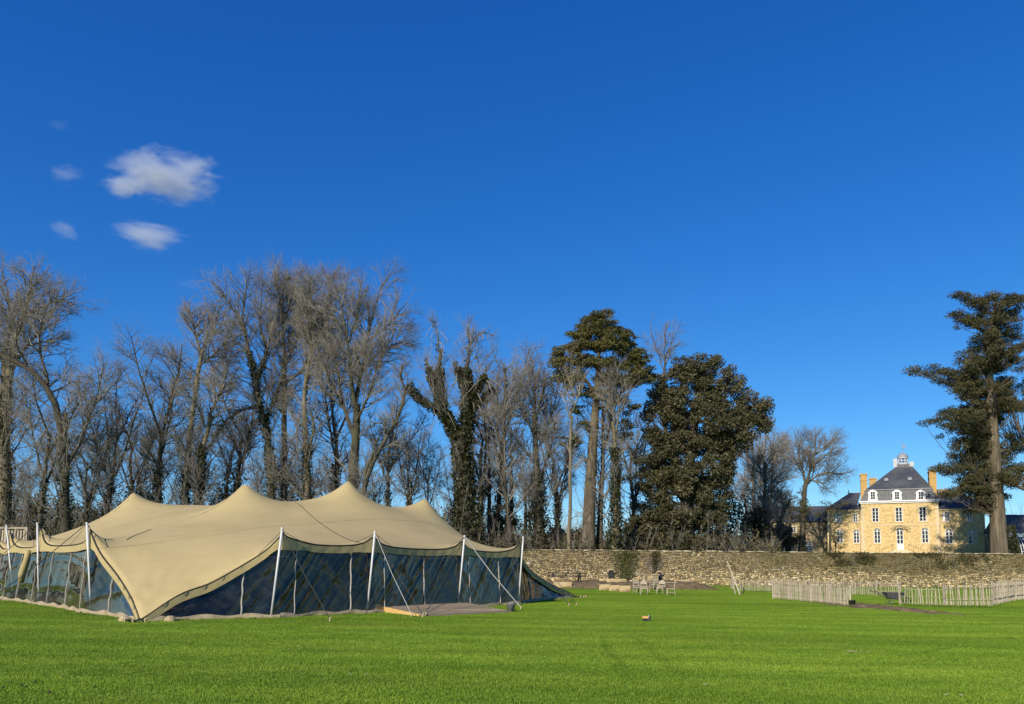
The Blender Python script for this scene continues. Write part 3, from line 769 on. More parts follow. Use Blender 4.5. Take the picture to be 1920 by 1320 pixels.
# wall details: stone arches with painted-in niche shade, no real hollow
def hole(px, py, label):
    p = at(px, py, WALL_Y - .42); r = empty('wall_niche', (p.x, WALL_Y - .42, p.z - .45)); tag(r, label, 'niche')
    for q in range(7):
        an = math.pi * q / 6; c = (.36 * math.cos(an), .55 + .25 * math.sin(an))
        MB().box(c[0] - .09, c[0] + .09, -.10 - .02 * (q % 2), .06, c[1] - .07, c[1] + .09).build('arch_stone', M['farm_stone'], r)
    MB().box(-.30, .30, -.025, .05, -.05, .72).build('niche_shade_slab', M['rubber'], r)  # black slab stands in for the shade inside the niche
hole(1146, 1074, 'dark arched niche low in the wall beside the green climber')
hole(1236, 1078, 'dark niche low in the wall behind the round backed chair')

def picnic_table():
    p = at(1062, 1088, WALL_Y - 6.5); r = empty('picnic_table', (p.x, p.y, .55), R(4))
    tag(r, 'dark picnic table with attached benches near the tent corner', 'picnic table')
    for i in range(5): MB().box(-1.75, 1.75, -.36 + i * .146, -.36 + i * .146 + .134, .68, .76).build('table_plank', M['dark_wood'], r)
    for s in (-1, 1): MB().box(-1.75, 1.75, s * .78 - .13, s * .78 + .13, .40, .48).build('bench', M['dark_wood'], r)
    for x in (-1.25, 1.25):
        for s in (-1, 1): MB().beam((x, s * .22, .70), (x, s * .72, 0), .10, .16, (0, 1, 0)).build('leg', M['dark_wood'], r)
        MB().beam((x + .05, -.85, .40), (x + .05, .85, .40), .045, .10).build('cross_rail', M['dark_wood'], r)
    return r
picnic_table()

# ------------------------------------------------------------------ garden chairs and table
def arch_panel(w, h0, h1, th, y, n=10, tilt=.18):
    """back rest: frame with an arched top and a slot"""
    mb = MB(); prof = [(-w / 2 + w * i / n, h0 + (h1 - h0) * (.62 + .38 * math.sin(math.pi * i / n))) for i in range(n + 1)]
    low = h0 + (h1 - h0) * .38
    vs = []; fs = []
    for yy in (0, th):
        for x, z in prof: vs.append((x, y + yy + (z - h0) * tilt, z))
        for x, z in prof: vs.append((x, y + yy + (low - h0) * tilt, low))
    m = n + 1
    for i in range(n):
        fs.append((i, i + 1, m + i + 1, m + i)); fs.append((2 * m + i + 1, 2 * m + i, 3 * m + i, 3 * m + i + 1))
        fs.append((i + 1, i, 2 * m + i, 2 * m + i + 1)); fs.append((m + i, m + i + 1, 3 * m + i + 1, 3 * m + i))
    fs.append((0, m, 3 * m, 2 * m)); fs.append((n, 2 * m + n, 3 * m + n, m + n))
    return mb.add(vs, fs)
def make_chair():
    r = empty('garden_chair', (0, 0, 0))
    mb = MB(); 
    for i in range(5): mb.box(-.22, .22, -.24 + i * .095, -.24 + i * .095 + .085, .42, .445)
    mb.box(-.23, .23, -.235, .235, .385, .418); mb.build('seat', M['teak'], r)
    bk = arch_panel(.43, .50, .94, .03, .215); bk.build('backrest', M['teak'], r)
    MB().beam((-.2, .215, .53), (.2, .215, .53), .025, .07).build('back_rail', M['teak'], r)
    for s in (-1, 1):
        MB().tube([(s * .20, -.20, 0), (s * .205, -.20, .40)], [.020, .024], 6).build('leg', M['teak'], r)
        MB().tube([(s * .20, .30, 0), (s * .205, .225, .40), (s * .205, .225, .55), (s * .20, .27, .80)], [.020, .025, .024, .018], 6).build('leg', M['teak'], r)
        MB().beam((s * .2, -.19, .17), (s * .2, .26, .17), .02, .03).build('stretcher', M['teak'], r)
    return r
ch0 = make_chair()
chairs = [  # px, py of the feet, turn, label
    (1196, 1113, 200, 'weathered wooden garden chair, first from the timber blocks, back toward camera'),
    (1207, 1115, 172, 'weathered wooden garden chair overlapping the first chair by timber blocks'),
    (1239, 1114, 150, 'weathered wooden garden chair with pale round back, beside the sideways chair'),
    (1257, 1116, 82, 'weathered wooden garden chair turned sideways at the open end of table'),
    (1227, 1106, 12, 'weathered wooden garden chair on the far side of the round table')]
for i, (px, py, a, lb) in enumerate(chairs):
    c = ch0 if i == 0 else copy_tree(ch0)
    p = gnd(px, py); c.location = p; c.rotation_euler = (0, 0, R(a + 180)); c.scale = (1.06, 1.06, 1.02)
    tag(c, lb, 'chair', 'wooden garden chairs around the table')
def round_table():
    p = gnd(1224, 1110); r = empty('garden_table', p); tag(r, 'round weathered wooden garden table among the chairs', 'table')
    for i in range(9):
        y = -.5 + i * .112; w = math.sqrt(max(.05, .52 ** 2 - (y + .05) ** 2)); MB().box(-w, w, y, y + .10, .70, .73).build('slat', M['teak'], r)
    MB().lathe([(.46, .655), (.48, .655), (.48, .698), (.46, .698), (.46, .655)], 20).build('rim', M['teak'], r)
    for k in range(4):
        a = math.pi / 4 + k * math.pi / 2
        MB().tube([(.40 * math.cos(a), .40 * math.sin(a), .68), (.44 * math.cos(a), .44 * math.sin(a), 0)], .026, 6).build('leg', M['teak'], r)
round_table()

# ------------------------------------------------------------------ leaning stakes by the fence
def stake(pxa, pya, pxb, pyb, r, label, Y=None):
    b = gnd(pxb, pyb); t = at(pxa, pya, b.y + .5)
    o = MB().tube([(0, 0, -.03), (t - b) * .5 + Vector((.01, 0, 0)), t - b], [r, r * .95, r * .55], 7).build('wooden_stake', M['picket'], None, False, b)
    tag(o, label, 'stake', 'stakes leaning beside the fence')
stake(1363, 1052, 1388, 1115, .055, 'longest pale wooden stake leaning away from the paling fence')
stake(1371, 1075, 1379, 1114, .045, 'short wooden stake standing close behind the long leaning stake')
stake(1383, 1074, 1374, 1104, .040, 'thin wooden stake crossing behind the long leaning stake')
def rolled_fence():
    b = gnd(1374, 1103); r = empty('paling_roll', b); tag(r, 'rolled bundle of chestnut palings beside the leaning stakes', 'fence roll')
    for i in range(9):
        a = i * 2 * math.pi / 9; x, y = .16 * math.cos(a), .16 * math.sin(a)
        MB().tube([(x, y, 0), (x * 1.05, y, .85 + .06 * math.sin(i * 3))], [.028, .02], 5).build('picket', M['picket'], r)
    MB().lathe([(.185, .3), (.195, .3), (.195, .33), (.185, .33)], 14).build('wire_hoop', M['steel'], r); MB().lathe([(.185, .65), (.195, .65), (.195, .68), (.185, .68)], 14).build('wire_hoop', M['steel'], r)
rolled_fence()
p = gnd(1392, 1113)
o = MB().tube([(0, 0, .03), (.08, 0, .08), (.13, 0, .2), (.11, .02, .34), (.05, .03, .42)], .045, 8).build('black_pipe', M['rubber'], None, True, p)
tag(o, 'short curved black plastic pipe on grass at the fence end', 'pipe')

# ------------------------------------------------------------------ chestnut paling fences
def picket_mesh(h, rs):
    mb = MB(); n = 5; w = .024
    prof = [(0, 1.0), (h * .5, 1.0), (h * .9, .9), (h, .25)]
    bend = rs.uniform(-.02, .02)
    mb.tube([(bend * math.sin(z / h * 3), 0, z) for z, _ in prof], [w * k for _, k in prof], n)
    me = bpy.data.meshes.new('picket'); me.from_pydata(mb.v, [], mb.f); return me
rsf = random.Random(2)
PK = [picket_mesh(1.0, rsf) for _ in range(6)]
def fence(path, spacing, label, rails=(.28, .80), lean=.05):
    """path: list of (px, py_base, height_px)"""
    pts = [(gnd(px, py), hp * gnd(px, py).y / F) for px, py, hp in path]
    r = empty('paling_fence', pts[0][0]); O = pts[0][0]
    tag(r, label, 'fence', 'chestnut paling fences on the lawn')
    for (a, ha), (b, hb) in zip(pts, pts[1:]):
        L = (b - a).length; n = max(2, int(L / spacing))
        for i in range(n):
            t = (i + .5 + rsf.uniform(-.18, .18)) / n; p = a.lerp(b, t); h = (ha + (hb - ha) * t) * rsf.uniform(.90, 1.06)
            o = bpy.data.objects.new('picket', rsf.choice(PK)); COL.objects.link(o); o.parent = r
            if not o.data.materials: o.data.materials.append(M['picket'])
            o.location = p - O + Vector((0, 0, -.02)); o.scale = (rsf.uniform(.85, 1.25), rsf.uniform(.8, 1.1), h)
            o.rotation_euler = (rsf.uniform(-lean, lean), rsf.uniform(-lean, lean), rsf.uniform(0, 3))
        for z in rails:
            q = [a.lerp(b, k / 8) + Vector((rsf.uniform(-.01, .01), -.035, z * (ha + (hb - ha) * k / 8) + rsf.uniform(-.012, .012))) - O for k in range(9)]
            MB().tube(q, .013, 5).build('rail', M['picket'], r)
        np_ = max(1, int(L / 2.0))
        for k in range(np_ + 1):
            p = a.lerp(b, min(.995, max(.005, k / np_))) - O + Vector((0, .05, -.03))
            MB().tube([p, p + Vector((rsf.uniform(-.04, .04), 0, (ha + hb) / 2 * 1.08))], [.042, .034], 6).build('post', M['picket'], r)
fence([(1388, 1108, 20), (1450, 1110, 24)], .13, 'low paling fence running from the leaning stakes to the near panel')
fence([(1450, 1123, 36), (1520, 1129, 35), (1596, 1137, 35)], .115, 'paling fence panel of grey brown pickets ending at the bare earth')
fence([(1450, 1108, 24), (1600, 1115, 26), (1690, 1119, 30)], .15, 'far paling fence seen behind the wheelbarrow, against the wall')
fence([(1688, 1135, 37), (1772, 1138, 38)], .12, 'leaning pale paling gate panel just right of the wheelbarrow', (.12, .45, .82), .10)
fence([(1773, 1138, 42), (1862, 1138, 46)], .105, 'tangled paling fence panel with upright sticks between gate and corner', (.3, .8), .09)
fence([(1864, 1136, 44), (1900, 1128, 38), (1990, 1116, 34)], .10, 'dense paling fence turning back toward the wall at photo edge', (.3, .8), .06)

# ------------------------------------------------------------------ bare earth and wheelbarrow
def mound(px0, px1, py0, py1, h, name, m, label, seed):
    rs = np.random.default_rng(seed)
    a = gnd(px0, (py0 + py1) / 2); b = gnd(px1, (py0 + py1) / 2); n0 = gnd((px0 + px1) / 2, py1); f0 = gnd((px0 + px1) / 2, py0)
    c = Vector(((a.x + b.x) / 2, (n0.y + f0.y) / 2, 0)); rx = (b.x - a.x) / 2; ry = (f0.y - n0.y) / 2
    nr, na = 14, 44; v = [(0, 0, h)]; f = []
    ph = rs.uniform(0, 6, 3)
    for i in range(1, nr + 1):
        for k in range(na):
            an = 2 * math.pi * k / na; t = i / nr
            e = 1 + .16 * math.sin(an * 3 + ph[0]) + .12 * math.sin(an * 7 + ph[1]) + .07 * math.sin(an * 13 + ph[2])
            z = h * (1 - t ** 2) + (rs.normal(0, .025) if t < .95 else 0)
            v.append((rx * e * t * math.cos(an), ry * e * t * math.sin(an), z if i < nr else -.03))
    f += [(0, 1 + k, 1 + (k + 1) % na) for k in range(na)]
    for i in range(nr - 1):
        for k in range(na): f.append((1 + i * na + k, 1 + (i + 1) * na + k, 1 + (i + 1) * na + (k + 1) % na, 1 + i * na + (k + 1) % na))
    o = MB().add(v, f).build(name, m, None, False, c + Vector((0, 0, .012))); tag(o, label, kind='structure')
mound(1590, 1692, 1127, 1151, .07, 'bare_earth', M['earth'], 'patch of bare brown earth under the wheelbarrow', 4)

def wheelbarrow():
    p = gnd(1676, 1134); r = empty('wheelbarrow', p, R(178)); r.scale = (1.0, 1.0, 1.0)
    tag(r, 'dull grey metal wheelbarrow standing on bare earth in the fence gap', 'wheelbarrow')
    # wheel at +x (turned to photo right by rotation below)
    r.rotation_euler = (0, 0, R(-6))
    def tray(z, k): return [(-.42 * k - .03, -.30 * k, z), (.42 * k + .08, -.26 * k, z), (.42 * k + .08, .26 * k, z), (-.42 * k - .03, .30 * k, z)]
    lo, hi = tray(.30, .60), tray(.62, 1.0); lo2 = [(x * .95, y * .93, z + .015) for x, y, z in lo]; hi2 = [(x * .96, y * .94, z) for x, y, z in hi]
    mb = MB(); f = [(3, 2, 1, 0)] + [(i, (i + 1) % 4, 4 + (i + 1) % 4, 4 + i) for i in range(4)] + [(8, 9, 10, 11)] + [(8 + i, 12 + i, 12 + (i + 1) % 4, 8 + (i + 1) % 4) for i in range(4)] + [(4 + i, 4 + (i + 1) % 4, 12 + (i + 1) % 4, 12 + i) for i in range(4)]
    mb.add(lo + hi + lo2 + hi2, f).build('tray', M['barrow'], r)
    for s in (-1, 1):
        MB().tube([(-.95, s * .30, .66), (-.45, s * .27, .42), (0, s * .22, .29), (.45, s * .10, .22), (.62, s * .06, .19)], .017, 6).build('handle', M['barrow'], r)
        MB().tube([(-1.02, s * .305, .69), (-.88, s * .295, .63)], .024, 6).build('grip', M['rubber'], r)
        MB().tube([(-.22, s * .24, .30), (-.30, s * .26, .0), (-.20, s * .26, .0), (-.05, s * .22, .28)], .015, 6).build('leg', M['barrow'], r)
    w = MB(); n = 20
    w.tube([(.62 + .155 * math.cos(2 * math.pi * k / n), 0, .19 + .155 * math.sin(2 * math.pi * k / n)) for k in range(n + 1)], .036, 8, False)
    wh = w.build('wheel', M['rubber'], r, True)
    mb = MB()
    for k in range(5):
        a = 2 * math.pi * k / 5; mb.beam((.62, 0, .19), (.62 + .13 * math.cos(a), 0, .19 + .13 * math.sin(a)), .02, .03, (0, 1, 0))
    mb.tube([(.62, -.06, .19), (.62, .06, .19)], .02, 8); mb.build('rim', M['barrow'], wh)
wheelbarrow()
for px, py, lb in ((1598, 1137, 'small black bucket at the end of the paling panel'),):
    p = gnd(px, py); r = empty('black_bucket', p); tag(r, lb, 'bucket')
    MB().lathe([(0, .01), (.12, .01), (.15, .28), (.16, .29), (.145, .28), (.11, .03), (0, .03)], 16).build('pail', M['rubber'], r, True)
    MB().tube([(math.cos(t) * .15, -.05 * math.sin(t), .28 + .07 * math.sin(t)) for t in [math.pi * i / 8 for i in range(9)]], .006, 4).build('handle', M['steel'], r)

# ------------------------------------------------------------------ little stand on the lawn
def floor_stand():
    p = gnd(1211, 1165); r = empty('lawn_light_stand', p, R(8)); r.scale = (.85, .85, .82); tag(r, 'small dark stand with an orange wooden block alone on the lawn', 'stand')
    mb = MB(); mb.box(-.10, .075, -.07, .07, .0, .11); mb.build('base', M['iron'], r)
    MB().box(-.125, .075, -.085, .08, .115, .20).build('wooden_block', M['orange_wood'], r)
    MB().tube([(.02, -.02, .20), (.02, -.02, .225)], .02, 8).build('knob', M['iron'], r)
    MB().tube([(.115, .0, .01), (.115, .0, .20), (.10, 0, .235)], [.030, .034, .02], 10).build('tube', M['blue_grey'], r)
    MB().box(.14, .175, -.05, .05, 0, .21).build('side_plate', M['iron'], r)
    MB().box(-.11, .18, -.09, .09, -.004, .012).build('foot', M['iron'], r)
floor_stand()

# mud clods in the grass at the near corner
def mud():
    rs = np.random.default_rng(21); mb = MB()
    for px, py, n in ((25, 1292, 7), (62, 1284, 5), (92, 1302, 5), (112, 1271, 2)):
        c = gnd(px, py)
        for i in range(n):
            x, y = c.x + rs.normal(0, .10), c.y + rs.normal(0, .07); s = rs.uniform(.008, .022)
            mb.lathe([(0, s * .8), (s * .7, s * .6), (s, 0.0)], 6, (x, y, .03))
    o = mb.build('mud_clods', M['earth_dark']); tag(o, 'dark mud clods pressed into the grass at the near corner', kind='stuff')
mud()
# a few fallen pale chips on the lawn
def chips():
    rs = np.random.default_rng(22); mb = MB()
    for px, py, n in ((1606, 1226, 9), (655, 1269, 2), (1772, 1308, 2), (1310, 1290, 1)):
        c = gnd(px, py)
        for i in range(n):
            x, y = c.x + rs.normal(0, .12), c.y + rs.normal(0, .05); a = rs.uniform(0, 3)
            mb.beam((x, y, .05), (x + .05 * math.cos(a), y + .05 * math.sin(a), .055), .02, .006)
    o = mb.build('wood_chips', M['picket']); tag(o, 'scattered pale wood chips lying on the lawn', kind='stuff')
chips()
# timber rail seen past the back corner of the tent, far left
def rail():
    a = at(-30, 1004, 44); b = at(50, 1004, 44); r = empty('timber_screen', (a.x, a.y, 0)); tag(r, 'low tan timber screen behind the tent at photo edge', 'screen')
    L = b.x - a.x; zt = at(20, 988, 44).z; zb = .0
    MB().box(0, L, -.05, .05, zt - .12, zt).build('rail', M['teak'], r)
    MB().box(0, L, -.04, .04, zt - .75, zt - .65).build('rail', M['teak'], r)
    for k in range(5): MB().box(k * L / 4 - .05 + (.05 if k == 0 else -.05 if k == 4 else 0), k * L / 4 + .05, -.06, .06, zb, zt - .005).build('post', M['teak'], r)
    for k in range(14): MB().box(k * L / 14 + .03, k * L / 14 + .12, -.10, -.062, zb, zt - .2).build('slat', M['teak'], r)
rail()
# ------------------------------------------------------------------ the country house
M['lantern'] = mat('grey_white_lantern_paint', (.52, .52, .51), (.40, .40, .40), 3, .6)
HY, HYAW = 122.0, R(-24)
HZ = 5.0
HC = at(1690, 1035, HY)
def arched(x, z0, w, h):             # rectangular opening whose upper part is a half round
    return (x, z0, w, h, True)
def wall_with_holes(mb, x0, x1, z0, z1, holes, y0=0.0, th=.4):
    xs = sorted({x0, x1} | {h[0] - h[2] / 2 for h in holes} | {h[0] + h[2] / 2 for h in holes})
    zs = sorted({z0, z1} | {h[1] for h in holes} | {h[1] + h[3] for h in holes})
    for a, b in zip(xs, xs[1:]):
        run = None
        for c, d in zip(zs, zs[1:]):
            mx, mz = (a + b) / 2, (c + d) / 2
            inside = any(abs(mx - h[0]) < h[2] / 2 and h[1] < mz < h[1] + h[3] for h in holes)
            if inside:
                if run: mb.box(a, b, y0, y0 + th, run[0], run[1]); run = None
            else: run = (run[0], d) if run else (c, d)
        if run: mb.box(a, b, y0, y0 + th, run[0], run[1])
    for h in holes:
        if len(h) > 4 and h[4]:
            x, zb, w, hh = h[:4]; r = w / 2; zc = zb + hh - r; n = 8
            for s in (-1, 1):
                arc = [(x + s * r * math.cos(math.pi / 2 * i / n), zc + r * math.sin(math.pi / 2 * i / n)) for i in range(n + 1)]
                cor = (x + s * r, zc + r)
                for i in range(n):
                    vs = [(arc[i][0], y0 + .003, arc[i][1]), (arc[i + 1][0], y0 + .003, arc[i + 1][1]), (cor[0], y0 + .003, cor[1])]
                    vs += [(p[0], y0 + .3, p[2]) for p in vs]
                    mb.add(vs, [(0, 1, 2), (2, 1, 0), (0, 1, 4, 3), (1, 0, 3, 4)])
def window(parent, h, y0=0.0, rows=3, shutters=False, m_frame=None):
    x, z0, w, hh = h[:4]; arch = len(h) > 4 and h[4]
    fr = MB(); t = .07; yy = y0 + .10; y1 = yy + .07
    r = w / 2; zc = z0 + hh - r if arch else z0 + hh
    fr.box(x - w / 2, x - w / 2 + t, yy, y1, z0, zc); fr.box(x + w / 2 - t, x + w / 2, yy, y1, z0, zc)
    fr.box(x - w / 2 + t, x + w / 2 - t, yy, y1, z0, z0 + t); fr.box(x - .055, x + .055, yy - .01, y1, z0 + t, zc + (r if arch else -t) - (t if arch else 0))
    fr.box(x - w / 2 + t, x + w / 2 - t, yy - .005, y1 - .005, zc - t, zc)
    for k in range(1, rows):
        zz = z0 + (zc - z0) * k / rows; fr.box(x - w / 2 + t, x + w / 2 - t, yy + .012, y1 - .012, zz - .024, zz + .024)
    if arch:
        n = 10; arc = [(x + r * math.cos(math.pi * i / n), zc + r * math.sin(math.pi * i / n)) for i in range(n + 1)]
        fr.tube([(p[0] * 1 + (x - p[0]) * .07, yy + .035, p[1] - (p[1] - zc) * .07) for p in arc], .05, 4)
        for an in (45, 135): fr.beam((x, yy + .03, zc), (x + r * .93 * math.cos(R(an)), yy + .03, zc + r * .93 * math.sin(R(an))), .05, .05, (0, 1, 0))
    o = fr.build('window', M['white'], parent)
    g = MB(); g.box(x - w / 2 + .01, x + w / 2 - .01, y1 + .015, y1 + .03, z0 + .01, z0 + hh - .01); g.build('pane', M['glass'], o)
    # dressed stone around the opening, proud of the render
    s = MB(); q = .17
    rs = random.Random(int(x * 100 + z0 * 10))
    z = z0 - .02; k = 0
    while z < zc - .05:
        hgt = min(.30, zc - z); ww = q + (.10 if k % 2 else 0)
        for sd in (-1, 1): s.box(min(x + sd * w / 2, x + sd * (w / 2 + ww)), max(x + sd * w / 2, x + sd * (w / 2 + ww)), y0 - .025, y0 + .04, z, z + hgt - .012)
        z += hgt; k += 1
    s.box(x - w / 2 - q - .05, x + w / 2 + q + .05, y0 - .06, y0 + .05, z0 - .16, z0 - .025)
    if arch:
        n = 9
        for i in range(n):
            a0, a1 = math.pi * i / n, math.pi * (i + .94) / n
            ra, rb = r, r + q + (.06 if i % 2 else 0)
            p = [(x + rr * math.cos(a), zc + rr * math.sin(a)) for rr, a in ((ra, a0), (rb, a0), (rb, a1), (ra, a1))]
            vs = [(a, y0 - .025, b) for a, b in p] + [(a, y0 + .04, b) for a, b in p]
            s.add(vs, [(0, 1, 2, 3), (7, 6, 5, 4), (0, 4, 5, 1), (1, 5, 6, 2), (2, 6, 7, 3), (3, 7, 4, 0)])
    else: s.box(x - w / 2 - q - .05, x + w / 2 + q + .05, y0 - .03, y0 + .04, z0 + hh + .003, z0 + hh + .24)
    s.build('stone_surround', M['cream_stone'], o)
    if shutters:
        sh = MB(); sh.box(x - w / 2 - w * .52, x - w / 2 - .02, y0 - .075, y0 - .04, z0 + .02, z0 + hh - .03); sh.build('shutter', M['white'], o)
    return o
def quoins(mb, x, z0, z1, s, y0=0.0):
    z = z0; k = 0
    while z < z1 - .1:
        w = .48 if k % 2 else .30; h = min(.33, z1 - z)
        a, b = (x, x + s * w) if s > 0 else (x + s * w, x)
        mb.box(a - .02, b + .02, y0 - .02, y0 + .06, z, z + h - .014); z += h; k += 1
def hip(mb, x0, x1, y0, y1, z0, xa, xb, ya, yb, z1):
    vs = [(x0, y0, z0), (x1, y0, z0), (x1, y1, z0), (x0, y1, z0), (xa, ya, z1), (xb, ya, z1), (xb, yb, z1), (xa, yb, z1)]
    mb.add(vs, [(0, 1, 5, 4), (1, 2, 6, 5), (2, 3, 7, 6), (3, 0, 4, 7), (4, 5, 6, 7), (3, 2, 1, 0)])
def chimney(parent, x, y, w, d, z0, z1):
    mb = MB(); mb.box(x - w / 2, x + w / 2, y - d / 2, y + d / 2, z0, z1)
    mb.box(x - w / 2 - .08, x + w / 2 + .08, y - d / 2 - .08, y + d / 2 + .08, z1 - .002, z1 + .22)
    mb.box(x - w / 2 - .05, x + w / 2 + .05, y - d / 2 - .05, y + d / 2 + .05, z1 - .95, z1 - .80)
    return mb.build('chimney', M['brick_gold'], parent)

def build_house():
    r = empty('country_house', HC, HYAW); r.location.z = 0
    tag(r, 'golden stone country house with slate mansard roof and white lantern', 'house')
    kx = 1 / 13.4
    X = lambda px: (px - 1690) * kx
    def Z(py, px=1690): 
        q = r.matrix_basis @ Vector((X(px), 0, 0)); return at(px, py, q.y).z
    base = 3.6
    # ---- main block
    x0, x1 = X(1613), X(1764); ze = Z(943)
    D = 10.5
    g0, gt = Z(1024), Z(992)
    gw = [arched(X(px), Z(1018), 12.5 * kx, Z(990) - Z(1018)) for px in (1644, 1737)]
    door = arched(X(1688.5), Z(1031), 13.5 * kx, Z(989.5) - Z(1031))
    uw = [(X(px), Z(978), 13 * kx, Z(952) - Z(978)) for px in (1641.5, 1688, 1734)]
    mb = MB(); wall_with_holes(mb, x0, x1, base, ze, gw + uw + [door])
    mb.box(x0, x0 + .4, .402, D, base, ze); mb.box(x1 - .4, x1, .402, D, base, ze); mb.box(x0 + .4, x1 - .4, D - .4, D, base, ze)
    mb.build('main_wall', M['gold_render'], r)
    for h in gw: window(r, h, 0, 3)
    for h in uw: window(r, h, 0, 4)
    # string course and cornice
    zs = (Z(985))
    MB().box(x0 + .5, x1 - .5, -.05, .02, zs, zs + .16).build('string_course', M['cream_stone'], r)
    mb = MB(); mb.box(x0 - .18, x1 + .18, -.18, D + .18, ze + .002, ze + .22); mb.box(x0 - .32, x1 + .32, -.32, D + .32, ze + .222, ze + .42); mb.build('cornice', M['white'], r)
    mb = MB(); quoins(mb, x0, base, ze, 1); quoins(mb, x1, base, ze, -1)
    quoins(mb, X(1543), base, Z(958, 1543), 1, .6); o = mb.build('quoin_stones', M['cream_stone'], r); tag(o, kind='stuff')
    # door with steps
    x, z0, w, hh, _ = door; dr = MB(); yy = .12
    dr.box(x - w / 2 + .05, x - .012, yy, yy + .06, z0, z0 + hh * .28); dr.box(x + .012, x + w / 2 - .05, yy, yy + .06, z0, z0 + hh * .28)
    dr.box(x - w / 2, x - w / 2 + .09, yy - .01, yy + .07, z0, z0 + hh - w / 2); dr.box(x + w / 2 - .09, x + w / 2, yy - .01, yy + .07, z0, z0 + hh - w / 2)
    dr.box(x - .06, x + .06, yy - .012, yy + .07, z0 + hh * .28, z0 + hh - .12)
    for k in range(4): zz = z0 + hh * .28 + (hh * .72 - w / 2) * k / 3; dr.box(x - w / 2 + .09, x + w / 2 - .09, yy, yy + .06, zz - .035, zz + .035)
    for an in (45, 135): dr.beam((x, yy + .03, z0 + hh - w / 2), (x + w / 2 * .95 * math.cos(R(an)), yy + .03, z0 + hh - w / 2 + w / 2 * .95 * math.sin(R(an))), .05, .05, (0, 1, 0))
    d = dr.build('front_door', M['white'], r); MB().box(x - w / 2 + .02, x + w / 2 - .02, yy + .085, yy + .10, z0 + hh * .28, z0 + hh - .02).build('pane', M['glass'], d)
    MB().tube([(x + .12, yy - .05, z0 + 1.0), (x + .12, yy, z0 + 1.0)], .03, 6).build('handle', M['iron'], d)
    n = 9; rr = w / 2; zc = z0 + hh - rr; s = MB()
    for i in range(n):
        a0, a1 = math.pi * i / n, math.pi * (i + .94) / n
        p = [(x + q * math.cos(a), zc + q * math.sin(a)) for q, a in ((rr, a0), (rr + .2, a0), (rr + .2, a1), (rr, a1))]
        vs = [(a, -.03, b) for a, b in p] + [(a, .04, b) for a, b in p]; s.add(vs, [(0, 1, 2, 3), (7, 6, 5, 4), (0, 4, 5, 1), (1, 5, 6, 2), (2, 6, 7, 3), (3, 7, 4, 0)])
    s.build('stone_surround', M['cream_stone'], d)
    st = MB()
    for k in range(6): 
        zt = z0 - .02 - k * .19
        st.box(x - 1.1 - k * .42, x + 1.1 + k * .42, -1.5 - k * .06, -.03 - .001 * k, zt - .19, zt)
    st.build('steps', M['cream_stone'], r)
    rl = MB()
    for sd in (-1, 1):
        q = [(x + sd * 1.05, -1.4, z0 + .9), (x + sd * 3.2, -1.6, z0 - .15)]
        rl.tube(q, .028, 5); rl.tube([(x + sd * 1.05, -1.4, z0), q[0]], .025, 5); rl.tube([(x + sd * 3.2, -1.6, z0 - 1.1), q[1]], .025, 5)
        for k in range(1, 6):
            b = Vector(q[0]).lerp(Vector(q[1]), k / 6); rl.tube([(b.x, b.y, b.z - .9), b], .014, 4)
    rl.build('stair_rail', M['iron'], r)
    # fan shaped iron canopy over the door
    fan = MB(); zf = zc + .1
    for i in range(9):
        a = R(12 + i * 156 / 8); rad = 1.25
        fan.tube([(x + .35 * math.cos(a) * 2, .0, zf + .45 * math.sin(a) * 1.4), (x + rad * 1.2 * math.cos(a), -.9, zf + rad * .62 * math.sin(a) - .1)], .022, 4)
    for rad, y in ((1.25, -.9), (.95, -.45)):
        fan.tube([(x + rad * 1.2 * math.cos(R(an)), y, zf + rad * .62 * math.sin(R(an)) - .1 + (.05 if y > -.6 else 0)) for an in range(8, 173, 12)], .032, 5)
    fan.build('door_canopy', M['iron'], r)
    # ---- mansard
    zc0 = ze + .42; zb = Z(917); za = Z(869)
    mb = MB(); hip(mb, x0 - .1, x1 + .1, -.1, D + .1, zc0, x0 + .75, x1 - .75, .75, D - .75, zb); mb.build('lower_roof', M['slate_old'], r)
    rf = MB(); hip(rf, x0 + .62, x1 - .62, .62, D - .62, zb + .003, X(1689), X(1722), D / 2 - .8, D / 2 + .8, za)
    roof = rf.build('upper_roof', M['slate'], r)
    MB().box(x0 + .55, x1 - .55, .55, .70, zb - .03, zb + .10).build('roof_break', M['lead'], roof)
    for px in (1667, 1714):                                 # skylights
        k = .42; zz = zb + (za - zb) * k; yf = .62 + (D / 2 - .8 - .62) * k
        MB().add([(X(px) - .3, yf - .30, zz - .12), (X(px) + .3, yf - .30, zz - .12), (X(px) + .3, yf + .1, zz + .38), (X(px) - .3, yf + .1, zz + .38),
                  (X(px) - .3, yf + .1, zz), (X(px) + .3, yf + .1, zz)], [(0, 1, 2, 3), (0, 3, 4), (1, 5, 2)]).build('skylight', M['lead'], roof)
    # dormers
    for px in (1637.5, 1685.5, 1731.5):
        xx = X(px); w = 20 * kx; zb0 = Z(939.5, px); zt = Z(922, px); hw = w / 2
        prof = [(-hw * 1.08, zb0), (-hw * .92, zb0 + .25), (-hw * .86, zt - .35), (-hw * 1.05, zt - .30), (-hw * .9, zt - .08), (-hw * .45, zt + .24), (0, zt + .34), (hw * .45, zt + .24), (hw * .9, zt - .08), (hw * 1.05, zt - .30), (hw * .86, zt - .35), (hw * .92, zb0 + .25), (hw * 1.08, zb0)]
        n = len(prof); vs = [(xx + a, -.12, b) for a, b in prof] + [(xx + a, 1.0, b) for a, b in prof]
        dm = MB().add(vs, [tuple(range(n))] + [(i, i + n, (i + 1) % n + n, (i + 1) % n) for i in range(n)]).build('dormer', M['white'], roof)
